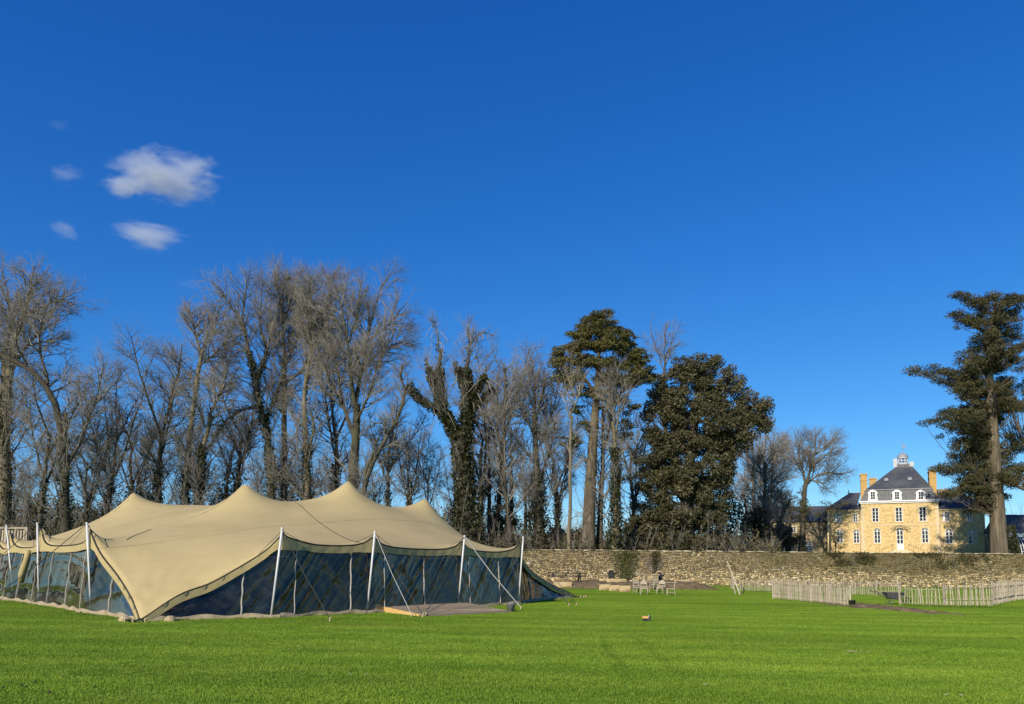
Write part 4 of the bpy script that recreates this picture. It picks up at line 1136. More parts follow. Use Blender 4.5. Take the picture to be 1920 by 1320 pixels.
        ww = .62; wz0, wz1 = zb0 + .30, zt - .05
        MB().box(xx - ww / 2, xx + ww / 2, -.135, -.123, wz0, wz1).build('pane', M['glass'], dm)
        fb = MB(); fb.box(xx - .03, xx + .03, -.15, -.137, wz0, wz1)
        for k in (1, 2): fb.box(xx - ww / 2, xx + ww / 2, -.148, -.137, wz0 + (wz1 - wz0) * k / 3 - .02, wz0 + (wz1 - wz0) * k / 3 + .02)
        fb.build('glazing_bars', M['white'], dm)
    # lantern
    lx = X(1704); ly = D / 2; lz = za - .15
    ln = MB(); ln.box(lx - .95, lx + .95, ly - .95, ly + .95, lz - .9, lz + .55)
    lb = ln.build('lantern_base', M['slate_old'], roof)
    w_ = MB()
    for k in range(8):
        a = 2 * math.pi * (k + .5) / 8; w_.tube([(lx + .72 * math.cos(a), ly + .72 * math.sin(a), lz + .55), (lx + .72 * math.cos(a), ly + .72 * math.sin(a), lz + 1.75)], .085, 5)
    w_.lathe([(.60, 1.60), (.84, 1.60), (.86, 1.80), (.60, 1.80), (.60, 1.60)], 8, (lx, ly, lz)); w_.lathe([(.55, .56), (.86, .56), (.86, .80), (.55, .80)], 8, (lx, ly, lz))
    w_.lathe([(.66, 1.15), (.78, 1.15), (.78, 1.27), (.66, 1.27)], 8, (lx, ly, lz))
    for dx, wd, ht in ((-1.2, .6, 1.45), (1.25, .7, .8)):     # white balustrade panels either side
        w_.box(lx + dx - wd / 2, lx + dx + wd / 2, ly - .9, ly - .8, lz + .1, lz + .1 + ht)
    w_.build('lantern', M['lantern'], roof)
    dm = MB(); dm.lathe([(.86, 1.80), (.84, 2.0), (.70, 2.28), (.42, 2.48), (.10, 2.58), (.06, 2.75), (0, 2.8)], 12, (lx, ly, lz)); dm.build('lantern_dome', M['lead'], roof, True)
    fn = MB(); fn.tube([(lx, ly, lz + 2.7), (lx, ly, lz + 4.9)], .035, 5); fn.add([(lx, ly, lz + 3.6), (lx + .5, ly, lz + 3.55), (lx + .5, ly, lz + 3.95), (lx, ly, lz + 3.9)], [(0, 1, 2, 3)]); fn.lathe([(0, 3.2), (.12, 3.3), (0, 3.4)], 8, (lx, ly, lz)); fn.build('weather_vane', M['lead'], roof)
    # chimneys of the main block rise from its end gables
    c1 = chimney(r, X(1621), 3.2, 1.0, 2.4, ze - .5, Z(888, 1621)); c2 = chimney(r, X(1757.5), 2.2, 1.0, 2.2, ze - .5, Z(883, 1757))
    c3 = chimney(r, X(1643), D - 1.2, 1.1, .8, ze, Z(896, 1643) + .8)
    for xx, s in ((x0 + .1, 1), (x1 - .1, -1)):              # raised gable copings
        MB().beam((xx, .3, zc0), (xx + s * .8, 2.2, zb + .6), .35, .35).build('gable_coping', M['brick_gold'], r)
    # ---- wings, set back a little
    def wing(xa, xb, pe, win_u, win_g, nm, rx0, rx1, py_ridge, shut):
        pxm = 1690 + (xa + xb) / 2 / kx
        zw = Z(pe, pxm); y0 = .6; Dw = 8.5
        hu = [(X(px), Z(b, px), ww * kx, Z(t, px) - Z(b, px)) for px, t, b, ww in win_u]
        hg = [arched(X(px), Z(b, px), ww * kx, Z(t, px) - Z(b, px)) for px, t, b, ww in win_g]
        mb = MB(); wall_with_holes(mb, xa, xb, base, zw, hu + hg, y0)
        mb.box(xa, xa + .4, y0 + .402, Dw, base, zw); mb.box(xb - .4, xb, y0 + .402, Dw, base, zw); mb.box(xa + .4, xb - .4, Dw - .4, Dw, base, zw)
        mb.build('wing_wall', M['gold_render'], r)
        for i, h in enumerate(hu): window(r, h, y0, 3, shut[i])
        for h in hg: window(r, h, y0, 3)
        MB().box(xa - .12, xb + .12, y0 - .15, Dw + .15, zw + .002, zw + .26).build('wing_cornice', M['cream_stone'], r)
        zr = Z(py_ridge, pxm)
        wr = MB(); zb_ = zw + .262
        # swept eaves: low skirt then steeper hip
        hip(wr, xa - .3, xb + .3, y0 - .35, Dw + .35, zb_, xa + .55, xb - .55, y0 + .55, Dw - .55, zb_ + .75)
        hip(wr, xa + .55, xb - .55, y0 + .55, Dw - .55, zb_ + .752, rx0, rx1, (y0 + Dw) / 2 - .15, (y0 + Dw) / 2 + .15, zr)
        wf = wr.build('wing_roof', M['slate'], r)
        MB().tube([(rx0, (y0 + Dw) / 2, zr + .04), (rx1, (y0 + Dw) / 2, zr + .04)], .10, 6).build('ridge_tile', M['lead'], wf)
        fx = rx0 if xa < 0 else rx1
        MB().lathe([(.10, 0), (.14, .15), (.05, .3), (.09, .45), (0, .75)], 8, (fx, (y0 + Dw) / 2, zr)).build('finial', M['lead'], wf)
        MB().tube([(xb - .25 if xa < 0 else xa + .25, y0 - .08, base), (xb - .25 if xa < 0 else xa + .25, y0 - .08, zw)], .05, 6).build('drain_pipe', M['lead'], r)
    wing(X(1542), x0 + .0, 957.5, [(1567, 963, 979, 8), (1601, 963, 978, 8)], [(1568, 992.5, 1017, 12), (1602, 992.5, 1018, 12)], 'w', X(1589), X(1614), 921, (True, False))
    wing(x1, X(1850), 955.5, [(1780.5, 960, 977, 8), (1822.5, 960, 977, 8)], [(1783, 991, 1019, 13), (1826, 991, 1019, 14)], 'e', X(1768), X(1814), 917, (True, False))
    chimney(r, X(1853), 2.5, 1.0, 1.0, Z(960, 1852), Z(929, 1852))
    chimney(r, X(1785), 8.0, 1.3, .9, Z(945, 1785), Z(911, 1785))
    return r
house = build_house()

# ------------------------------------------------------------------ farmhouse half hidden by the trees
def build_farm():
    c = at(1495, 1035, 132); r = empty('stone_farmhouse', (c.x, c.y, 0), R(-14)); tag(r, 'low rubble stone outbuilding with slate roof, half hidden behind trees', 'building')
    k = 132 / F; X = lambda px: (px - 1495) * k * 1.02
    Z = lambda py: at(1495, py, 132).z
    x0, x1, ze = X(1448), X(1562), Z(978)
    wins = [arched(X(1473), Z(1036), 1.35, Z(1013) - Z(1036)), arched(X(1514), Z(1038), 1.35, Z(1015) - Z(1038)), (X(1489), Z(998), .9, Z(988) - Z(998))]
    mb = MB(); wall_with_holes(mb, x0, x1, 3.6, ze, wins); mb.box(x0, x0 + .4, .402, 7, 3.6, ze); mb.box(x1 - .4, x1, .402, 7, 3.6, ze); mb.box(x0 + .4, x1 - .4, 6.6, 7, 3.6, ze)
    mb.build('wall', M['farm_stone'], r)
    for h in wins: window(r, h, 0, 3)
    rf = MB(); hip(rf, x0 - .3, x1 + .3, -.3, 7.3, ze + .003, x0 + 1.2, x1 - .3, 3.4, 3.6, ze + 3.0); rf.build('roof', M['slate'], r)
build_farm()

# ------------------------------------------------------------------ greenhouse at the right edge
def build_greenhouse():
    Y = 112.0; a = at(1893, 1035, Y); r = empty('greenhouse', (a.x, a.y, 0)); tag(r, 'white ribbed curved greenhouse beneath a slate roof, behind the fir trunk', 'greenhouse')
    Z = lambda py: at(1905, py, Y).z
    L = 12.0; zb, zt = 3.6, Z(1006)
    for i in range(30):
        x = i * L / 29
        pts = [(x, 1.6 - 1.6 * math.cos(t) * 1.0 - 1.6, zb + (zt - zb) * math.sin(t)) for t in [math.pi / 2 * k / 8 for k in range(9)]]
        MB().tube(pts, .05 if i % 7 else .09, 4).build('rib', M['white'], r)
    for q in (.35, .62, .86):
        t = math.asin(q); MB().tube([(0, -1.6 * math.cos(t), zb + (zt - zb) * q), (L, -1.6 * math.cos(t), zb + (zt - zb) * q)], .035, 4).build('purlin', M['white'], r)
    g = MB(); n = 9; vs = []
    for x in (0, L):
        for k in range(n): t = math.pi / 2 * k / (n - 1); vs.append((x, -1.55 * math.cos(t) + .03, zb + (zt - zb) * math.sin(t) - .05))
    g.add(vs, [(k, n + k, n + k + 1, k + 1) for k in range(n - 1)]).build('glazing', M['glass'], r)
    MB().box(0, L, -.1, .5, zt, zt + .55).build('fascia', M['white'], r)
    MB().box(0, L, .5, 6, zb, zt + .5).build('back_wall', M['farm_stone'], r)
    zr = Z(962)
    MB().add([(-.1, -.25, zt + .56), (L, -.25, zt + .56), (L, 3, zr), (-.1, 3, zr), (-.1, 6.2, zt + .56), (L, 6.2, zt + .56)], [(0, 1, 2, 3), (3, 2, 5, 4), (0, 3, 4), (1, 5, 2)]).build('roof', M['slate'], r)
build_greenhouse()
# ------------------------------------------------------------------ trees
def norm(a): return a / np.maximum(np.linalg.norm(a, axis=-1, keepdims=True), 1e-9)
def tubes(P, Rr, m):
    """P (n,k,3), Rr (n,k) -> verts, quads"""
    n, k, _ = P.shape
    T = np.empty_like(P); T[:, 1:-1] = P[:, 2:] - P[:, :-2]; T[:, 0] = P[:, 1] - P[:, 0]; T[:, -1] = P[:, -1] - P[:, -2]
    T = norm(T)
    mean = norm(P[:, -1] - P[:, 0]); ref = np.where(np.abs(mean[:, 2:3]) < .8, np.array([[0, 0, 1.0]]), np.array([[1.0, 0, 0]]))
    A = norm(np.cross(T, ref[:, None, :])); B = np.cross(T, A)
    an = np.arange(m) * 2 * np.pi / m
    V = P[:, :, None, :] + Rr[:, :, None, None] * (A[:, :, None, :] * np.cos(an)[None, None, :, None] + B[:, :, None, :] * np.sin(an)[None, None, :, None])
    idx = np.arange(n * k * m).reshape(n, k, m)
    a = idx[:, :-1, :]; b = np.roll(idx, -1, axis=2)[:, :-1, :]; c = np.roll(idx, -1, axis=2)[:, 1:, :]; d = idx[:, 1:, :]
    return V.reshape(-1, 3), np.stack([a, b, c, d], axis=-1).reshape(-1, 4)
def spikes(P, Rr):
    """straight twigs as three sided cones: base ring and a tip"""
    n = len(P); a, b = P[:, 0], P[:, -1]; T = norm(b - a); ref = np.where(np.abs(T[:, 2:3]) < .8, np.array([[0, 0, 1.0]]), np.array([[1.0, 0, 0]]))
    A = norm(np.cross(T, ref)); B = np.cross(T, A); an = np.arange(3) * 2 * np.pi / 3
    ring = a[:, None] + Rr[:, 0][:, None, None] * (A[:, None] * np.cos(an)[None, :, None] + B[:, None] * np.sin(an)[None, :, None])
    V = np.concatenate([ring, b[:, None]], axis=1).reshape(-1, 3); i = np.arange(n)[:, None] * 4
    F3 = np.concatenate([np.stack([i, i + 1, i + 3], -1), np.stack([i + 1, i + 2, i + 3], -1), np.stack([i + 2, i, i + 3], -1)], axis=1).reshape(-1, 3)
    return V, F3
def trisplit(f): return f if f.shape[1] == 3 else np.concatenate([f[:, [0, 1, 2]], f[:, [0, 2, 3]]])
def sample(P, Rr, idx, t):
    n, k, _ = P.shape; s = t * (k - 1); i = np.minimum(s.astype(int), k - 2); f = (s - i)[:, None]
    p = P[idx, i] * (1 - f) + P[idx, i + 1] * f
    r = Rr[idx, i] * (1 - f[:, 0]) + Rr[idx, i + 1] * f[:, 0]
    return p, norm(P[idx, i + 1] - P[idx, i]), r
def spawn(rg, P, Rr, count, t0, t1, lmul, ang, up, wig, k, r_max, r_end=.35, lpow=.5, lmin=.2, wt=None):
    n = len(P); L = np.linalg.norm(P[:, 1:] - P[:, :-1], axis=2).sum(1)
    w = L if wt is None else L * wt
    idx = rg.choice(n, count, p=w / w.sum()); t = t0 + (t1 - t0) * rg.random(count)
    p, T, r = sample(P, Rr, idx, t)
    v = rg.normal(size=(count, 3)); v -= (v * T).sum(1, keepdims=True) * T; v = norm(v)
    a = np.radians(rg.normal(ang, ang * .22, count))[:, None]
    d = T * np.cos(a) + v * np.sin(a)
    ln = np.maximum(lmin, lmul * (L[idx] ** lpow) * (1.15 - .65 * t) * rg.uniform(.6, 1.35, count))
    C = np.empty((count, k, 3)); C[:, 0] = p
    step = (ln / (k - 1))[:, None]
    for q in range(1, k):
        d = norm(d + np.array([0, 0, up]) / (k - 1) + rg.normal(size=(count, 3)) * wig); C[:, q] = C[:, q - 1] + d * step
    r0 = np.minimum(r * .72, r_max * rg.uniform(.7, 1.15, count)); R2 = r0[:, None] * np.linspace(1, r_end, k)[None, :]
    return C, R2
def resample(pl, rad, k, rg, wig=0.0):
    pl = np.array(pl, float); L = np.concatenate([[0], np.cumsum(np.linalg.norm(pl[1:] - pl[:-1], axis=1))]); s = np.linspace(0, L[-1], k)
    out = np.stack([np.interp(s, L, pl[:, i]) for i in range(3)], axis=1)
    for _ in range(2): out[1:-1] = out[1:-1] * .5 + (out[2:] + out[:-2]) * .25
    if wig: out[1:] += np.cumsum(rg.normal(0, wig, (k - 1, 3)), axis=0) * np.array([1, 1, .3])
    rr = np.interp(s / L[-1], np.linspace(0, 1, len(rad)), rad)
    return out, rr
def merge(parts):
    vs, fs, b = [], [], 0
    mixed = len({f.shape[1] for _, f in parts}) > 1
    for v, f in parts: vs.append(v); fs.append((trisplit(f) if mixed else f) + b); b += len(v)
    return np.concatenate(vs), np.concatenate(fs)
def leaves(rg, C, size, asp=.55, up=0.0, jit=.35):
    """one four cornered leaf face per centre"""
    n = len(C); a = norm(rg.normal(size=(n, 3)) * np.array([1, 1, 1 - up * .8])); b = rg.normal(size=(n, 3)); b -= (b * a).sum(1, keepdims=True) * a; b = norm(b)
    s = (size * rg.uniform(1 - jit, 1 + jit, n))[:, None]
    V = np.stack([C - a * s * .6 - b * s * asp * .35, C - a * s * .25 + b * s * asp * .65, C + a * s * .75], axis=1).reshape(-1, 3)
    return V, np.arange(n * 3).reshape(n, 3)
def leaf_obj(name, rg, C, size, m, parent, asp=.55, up=0.0, tvar=.35, org=None):
    V, Fq = leaves(rg, C, size, asp, up)
    if org is not None: V = V - org
    t = np.repeat(rg.uniform(1 - tvar, 1 + tvar, (len(C), 1)), 3, axis=0) * np.ones((1, 3))
    me = npmesh(name, V, Fq, tint=t); return link(name, me, m, parent)

def twig_levels(rg, P, Rr, n2, n3, n4, scale=1.0, t0=.15, up=.35, spread=42, wt=None, rm=1.0):
    n2 = int(n2 * 1.25); n3 = int(n3 * 1.3); n4 = int(n4 * .9)
    C2, R2 = spawn(rg, P, Rr, n2, t0, 1.0, 1.25 * scale, spread, up, .14, 6, .075 * scale * rm, .3, lmin=1.2, wt=wt)
    C3, R3 = spawn(rg, C2, R2, n3, .25, 1.0, .95 * scale, 42, up * .45, .20, 3, .030 * (.5 + .5 * rm), .4, lmin=.7)
    C4, R4 = spawn(rg, C3, R3, n4, .25, 1.0, .72 * scale, 38, up * .3, .10, 2, .0150, .45, lmin=.4)
    return [tubes(C2, R2, 4), tubes(C3, R3, 3), spikes(C4, R4)]

def make_tree(name, limbs, seed, n2=160, n3=1300, n4=8500, base=(0, 0, 0), bark='bark', twig='twig', scale=1.0, ivy=0, ivy_to=.6, ivy_size=.22, up=.35, t0=.15, extra_l1=0, spread=42, ivy_r=.42, hang=0, rm=1.0):
    """limbs: list of (points, radii, carries_twigs 0..1); first limb is the trunk"""
    rg = np.random.default_rng(seed); base = np.array(base, float)
    r = empty(name, Vector(base))
    K0 = 12; Ps, Rs, Ws = [], [], []
    for pl, rad, w in limbs:
        p, rr = resample(pl, rad, K0, rg, .05); Ps.append(p - base); Rs.append(rr * (.80 if not Ws else .80)); Ws.append(w)
    P = np.array(Ps); Rr = np.array(Rs); Wt = np.array(Ws)
    V, Fq = tubes(P[:1], Rr[:1], 12); link('trunk', npmesh('trunk', V, Fq, True), M[bark], r)
    main = []
    if len(P) > 1: main.append(tubes(P[1:], Rr[1:], 8))
    PP, RR, WW = P, Rr, Wt
    if extra_l1:
        C1, R1 = spawn(rg, P, Rr, extra_l1 * 2, .35, 1.0, 1.35 * scale, 40, .5, .10, 12, .10 * scale, .25, lmin=1.5, wt=Wt + 1e-6)
        main.append(tubes(C1, R1, 6)); PP = np.concatenate([P, C1]); RR = np.concatenate([Rr, R1]); WW = np.concatenate([Wt, np.ones(extra_l1 * 2)])
    lv = twig_levels(rg, PP, RR, n2, n3, n4, scale, t0, up, spread, WW + 1e-6, rm)
    if main:
        V, Fq = merge(main); link('limbs', npmesh('limbs', V, Fq, True), M[bark], r)
    V, Fq = merge(lv); link('crown', npmesh('crown', V, Fq), M[twig], r)
    if ivy:
        L = np.linalg.norm(P[:, 1:] - P[:, :-1], axis=2).sum(1) * (np.minimum(1, Rr.mean(1) / .2))
        idx = rg.choice(len(P), ivy, p=L / L.sum()); t = rg.random(ivy)
        p, T, rr = sample(P, Rr, idx, t)
        top = P[..., 2].max(); keep = (p[:, 2] < top * ivy_to) | (rg.random(ivy) < .04)
        p, rr, T = p[keep], rr[keep], T[keep]
        v = rg.normal(size=p.shape); v -= (v * T).sum(1, keepdims=True) * T; v = norm(v)
        lump = 1 + .55 * np.sin(p[:, 2:3] * 1.7 + v[:, :1] * 2.5) * np.sin(p[:, 2:3] * .8 + v[:, 1:2] * 3)
        q = p + v * (rr[:, None] * 1.02 + ivy_r * lump * rg.random((len(p), 1)) ** .8 * (1 - .45 * p[:, 2:3] / max(top * ivy_to, 1)))
        leaf_obj('ivy', rg, q, ivy_size, M['ivy'], r, .8)
    if hang:     # old drooping stems on an ivy covered trunk
        idx = rg.choice(len(P), hang, p=Wt / Wt.sum() if Wt.sum() else None); p, T, rr = sample(P, Rr, idx, rg.uniform(.1, .9, hang))
        d = norm(rg.normal(size=p.shape) * np.array([1, 1, .2])); k = 6; C = np.empty((hang, k, 3)); C[:, 0] = p + d * rr[:, None]; dd = d.copy()
        ln = rg.uniform(1.0, 3.2, hang)[:, None] / (k - 1)
        for q in range(1, k): dd = norm(dd + np.array([0, 0, -.42]) + rg.normal(size=dd.shape) * .14); C[:, q] = C[:, q - 1] + dd * ln
        V, Fq = tubes(C, np.linspace(1, .4, k)[None] * rg.uniform(.02, .05, hang)[:, None], 4); link('hanging_stems', npmesh('hanging_stems', V, Fq), M['twig_pale'], r)
    return r

def px_limb(Y, pts, r0, r1, w, dy=None):
    """polyline given as photograph points at distance Y (optional depth offsets), radii in metres"""
    out = []
    for i, q in enumerate(pts):
        o = q[2] if len(q) > 2 else 0.0
        out.append(at(q[0], q[1], Y + o))
    rad = [r0 + (r1 - r0) * (i / (len(pts) - 1)) ** .8 for i in range(len(pts))]
    return ([tuple(p) for p in out], rad, w)
def root_at(px, Y, py=1030):
    p = at(px, py, Y); return Vector((p.x, p.y, park_z(p.x, p.y)))

def hero(name, label, Y, base_px, trunk, limbs, seed, group='bare trees behind the wall', cat='tree', **kw):
    b = root_at(base_px, Y)
    tr = px_limb(Y, trunk[0], trunk[1], trunk[2], trunk[3] if len(trunk) > 3 else .5)
    pts = [tuple(b - Vector((0, 0, .3)))] + tr[0]; rad = [trunk[1] * 1.35] + tr[1]
    L = [(pts, rad, tr[2])] + [px_limb(Y, *l) for l in limbs]
    o = make_tree(name, L, seed, base=b, **kw)
    return tag(o, label, cat, group)

# leftmost tree: ivy wrapped double trunk
hero('bare_tree', 'huge bare tree at the left edge with ivy wrapped trunk', 84, 6, ([(8, 900), (10, 800), (18, 720), (28, 640)], .95, .45, .3),
     [([(8, 800), (5, 720), (12, 620), (40, 560, 2)], .5, .15, 1), ([(28, 640), (45, 600, -2), (60, 540, -3), (70, 500, -3)], .36, .05, 1), ([(20, 700), (50, 650, 3), (95, 600, 4), (130, 545, 5)], .30, .05, 1),
      ([(22, 690), (-30, 620), (-60, 540)], .32, .06, 1), ([(28, 640), (20, 560, 2), (10, 510, 2)], .3, .05, 1), ([(40, 600), (90, 570, -3), (125, 560, -4), (150, 580, -5)], .22, .04, 1), ([(45, 650), (90, 640, 2), (140, 660, 3)], .18, .03, 1)],
     101, n2=230, n3=1900, n4=13000, ivy=11000, ivy_to=.55, ivy_r=.6, bark='bark_pale', scale=1.12, t0=.1, extra_l1=6)
# arching limb
hero('bare_tree', 'bare tree whose dark trunk arches over toward the left edge', 74, 122, ([(121, 940), (119, 880), (116, 830), (108, 780), (98, 735), (78, 705), (40, 680), (-20, 655)], .62, .24, .35),
     [([(117, 850), (128, 800), (131, 772)], .30, .20, .1), ([(90, 720), (75, 650, 1), (85, 590, 2), (110, 545, 2)], .20, .04, 1), ([(50, 685), (30, 640, -1), (35, 590, -2)], .16, .03, 1), ([(98, 735), (140, 715, 2), (170, 720, 3)], .12, .03, 1),
      ([(120, 880), (150, 830, 1), (175, 760, 2), (190, 720, 2), (195, 680, 2)], .22, .05, .8), ([(175, 760), (215, 720, 3), (235, 690, 3)], .10, .03, 1)],
     102, n2=130, n3=1000, n4=6500, ivy=2600, ivy_to=.36, bark='bark_dark', scale=1.0)
# tall pale trunk left of the highest peaks
hero('bare_tree', 'tall slender bare tree with pale trunk left of the tall group', 86, 345, ([(347, 930), (352, 860), (358, 790), (368, 715), (378, 655)], .48, .26, .3),
     [([(376, 660), (366, 625), (360, 590), (352, 565)], .2, .05, 1), ([(378, 655), (398, 620, 2), (408, 590, 2), (415, 560, 2)], .19, .05, 1), ([(372, 690), (405, 665, -2), (425, 640, -3), (440, 600, -3)], .14, .04, 1), ([(368, 715), (340, 690, 2), (325, 660, 3)], .12, .04, .8)],
     103, n2=150, n3=1200, n4=7500, ivy=3200, ivy_to=.34, bark='bark_pale')
hero('bare_tree', 'forked pale trunked bare tree close beside the slender one', 84, 372, ([(370, 930), (372, 880), (378, 830), (392, 780)], .42, .28, .3),
     [([(390, 785), (410, 740), (425, 700, 2), (420, 640, 2)], .2, .05, 1), ([(385, 800), (365, 760, -2), (345, 730, -3)], .14, .04, 1)], 104, n2=110, n3=900, n4=5000, ivy=4500, ivy_to=.5, bark='bark_pale')
# tall central group
hero('bare_tree', 'tall bare tree with ivy on upper limbs, left half of the tall group', 88, 500, ([(512, 930), (506, 860), (495, 790), (480, 720), (470, 660), (455, 600)], .62, .20, .4),
     [([(480, 720), (500, 660), (520, 600, 2), (528, 545, 2)], .26, .05, 1), ([(462, 625), (430, 570, -2), (410, 540, -3), (400, 525, -3)], .2, .05, 1), ([(470, 660), (440, 640, 2), (420, 600, 3)], .15, .04, 1), ([(495, 790), (530, 720, 3), (545, 650, 4), (560, 580, 5)], .24, .05, 1),
      ([(455, 600), (462, 550), (470, 515)], .16, .04, 1), ([(500, 660), (485, 600), (490, 530)], .15, .04, 1), ([(490, 760), (440, 770, -3), (400, 820, -4)], .14, .04, .9)],
     105, n2=240, n3=2000, n4=13000, ivy=5200, ivy_to=.72, ivy_size=.26, scale=1.05, extra_l1=4)
hero('bare_tree', 'tallest bare tree with mottled straight trunk and a pale nest near top', 90, 530, ([(531, 930), (532, 860), (533, 780), (532, 700), (533, 650)], .58, .30, .3),
     [([(533, 660), (530, 600), (525, 550), (515, 505)], .26, .05, 1), ([(533, 690), (560, 640, 2), (570, 580, 2), (578, 520, 3)], .24, .05, 1), ([(532, 720), (575, 690, -2), (588, 620, -3), (605, 570, -3)], .22, .05, 1), ([(530, 610), (545, 560, 3), (550, 510, 3)], .18, .05, 1),
      ([(533, 780), (500, 740, 3), (490, 700, 3)], .14, .04, .8)],
     106, n2=240, n3=2000, n4=13000, ivy=1800, ivy_to=.3, extra_l1=4, scale=1.05)
hero('bare_tree', 'big bare tree with ivy dark trunk, right of the tallest tree', 86, 575, ([(575, 930), (578, 870), (570, 800), (565, 740), (575, 690), (582, 640)], .60, .22, .3),
     [([(576, 690), (598, 620), (612, 560, 2), (622, 520, 2)], .22, .05, 1), ([(575, 860), (586, 820), (590, 790), (583, 770)], .26, .16, .2), ([(582, 640), (575, 580, -2), (585, 520, -3)], .18, .05, 1), ([(570, 800), (545, 770, 2), (535, 740, 2)], .14, .05, .6)],
     107, n2=170, n3=1400, n4=9000, ivy=4200, ivy_to=.38, bark='bark_pale')
hero('bare_tree', 'wide spreading bare tree above the tent\'s highest peak', 84, 657, ([(658, 915), (662, 860), (664, 820), (666, 760)], .85, .50, .2),
     [([(664, 820), (640, 760), (632, 700, 2), (615, 620, 3), (600, 570, 3)], .30, .06, 1), ([(666, 770), (660, 700), (655, 640, -2), (640, 560, -2), (630, 530, -2)], .34, .06, 1), ([(666, 760), (680, 690, 2), (690, 630, 3), (700, 570, 3), (715, 530, 3)], .34, .06, 1),
      ([(680, 690), (720, 655, 2), (750, 640, 3), (775, 650, 3)], .20, .04, 1), ([(688, 640), (735, 600, -2), (765, 565, -3)], .20, .04, 1), ([(655, 640), (670, 580, 2), (675, 525, 2)], .18, .05, 1), ([(664, 800), (690, 745, -2), (705, 690, -3), (740, 620, -4)], .22, .05, 1), ([(640, 760), (612, 700, -2), (595, 650, -3)], .16, .04, 1)],
     108, n2=280, n3=2300, n4=15000, ivy=1500, ivy_to=.28, extra_l1=4, scale=1.1)
hero('bare_tree', 'bare tree with two leaning trunks bowing right of the highest peak', 80, 676, ([(678, 915), (693, 880), (708, 840), (728, 815), (748, 790), (757, 755), (760, 725)], .42, .20, .4),
     [([(684, 905), (690, 870), (702, 845)], .26, .2, .1), ([(708, 840), (740, 832, 1), (765, 850, 1)], .14, .05, 1), ([(760, 730), (752, 700), (755, 680)], .16, .08, 1), ([(728, 815), (715, 790, -1), (690, 800, -1)], .12, .05, 1)], 109, n2=70, n3=480, n4=2600, scale=.8)
# ivy giant
hero('ivy_clad_tree', 'ivy smothered dark forked trunk with hanging stems behind the tent', 82, 878, ([(876, 970), (872, 900), (866, 850), (862, 815)], 1.25, .85, .25),
     [([(858, 820), (838, 790), (824, 762), (820, 700), (824, 655)], .62, .22, .9), ([(822, 740), (808, 700), (800, 670)], .24, .10, 1), ([(830, 775), (800, 758), (775, 742), (766, 720)], .22, .09, 1),
      ([(872, 830), (878, 780), (880, 730), (876, 690)], .72, .32, .8), ([(876, 700), (880, 650), (877, 615)], .24, .05, 1), ([(876, 740), (862, 700), (852, 680)], .24, .12, 1), ([(882, 750), (900, 720), (912, 705)], .26, .12, 1), ([(884, 765), (905, 745, 1), (923, 730, 1)], .24, .10, 1), ([(824, 660), (820, 625), (815, 605)], .14, .04, 1), ([(880, 650), (905, 620, 2), (925, 630, 2)], .12, .04, 1)],
     110, n2=150, n3=1100, n4=6500, ivy=15000, ivy_to=.80, ivy_size=.28, ivy_r=.62, bark='bark_dark', twig='twig', hang=90, up=.6, rm=.45, spread=34)
hero('bare_tree', 'thin dark curving trunk between the ivy giant and the wall end', 82, 962, ([(958, 1010), (950, 930), (945, 880), (947, 820), (952, 740), (950, 690)], .36, .14, .5),
     [([(947, 820), (935, 780), (925, 745)], .14, .04, 1), ([(948, 780), (965, 740, 1), (975, 700, 2)], .12, .04, 1)], 111, n2=90, n3=700, n4=4200, bark='bark_dark')
hero('bare_tree', 'bare tree with ivy wrapped base rising behind the wall end', 84, 1012, ([(1012, 960), (1008, 880), (1004, 820), (1003, 760)], .75, .24, .3),
     [([(1003, 770), (1000, 720), (995, 670)], .22, .05, 1), ([(1004, 820), (980, 780, 1), (962, 740, 2)], .16, .05, 1), ([(1003, 790), (1018, 740, -1), (1022, 690, -1)], .17, .05, 1), ([(1006, 850), (1025, 800, 2), (1040, 760, 2), (1045, 720, 2)], .15, .04, 1), ([(1008, 880), (975, 830), (955, 800)], .14, .04, 1), ([(1010, 900), (1030, 850, -1), (1038, 790, -1)], .15, .04, 1)],
     112, n2=190, n3=1500, n4=9500, ivy=6000, ivy_to=.42, ivy_r=.75, ivy_size=.26, bark='bark_dark')
hero('silver_trunk_tree', 'slender tree with pale silvery fork in front of the cypress', 80, 1066, ([(1067, 960), (1066, 880), (1068, 810), (1070, 780)], .24, .15, .3),
     [([(1070, 785), (1063, 760), (1060, 720), (1056, 700)], .11, .03, 1), ([(1070, 780), (1082, 750), (1092, 725), (1095, 700)], .10, .03, 1), ([(1078, 760), (1070, 700), (1072, 660)], .07, .02, 1)], 113, n2=40, n3=260, n4=1500, bark='bark_pale', twig='twig_pale', scale=.7)
hero('bare_tree', 'dark twin stemmed bare tree just right of the cypress trunk', 83, 1124, ([(1125, 960), (1130, 880), (1136, 820), (1128, 780), (1130, 730), (1140, 680)], .42, .12, .5),
     [([(1134, 840), (1146, 790), (1150, 740), (1143, 700)], .2, .05, 1)], 114, n2=70, n3=500, n4=3000, bark='bark', ivy=1200, ivy_to=.3)
hero('ivy_clad_tree', 'slim trunk sheathed in green ivy between cypress and evergreen oak', 79, 1152, ([(1153, 960), (1157, 880), (1156, 830), (1152, 790)], .45, .25, .3),
     [([(1152, 795), (1144, 750), (1146, 700)], .14, .04, 1), ([(1155, 810), (1163, 760), (1155, 720), (1160, 690)], .14, .04, 1), ([(1157, 900), (1185, 895, 1), (1200, 890, 1)], .1, .03, 1)], 115, n2=60, n3=420, n4=2600, ivy=4600, ivy_to=.58, ivy_r=.5, bark='bark_pale')
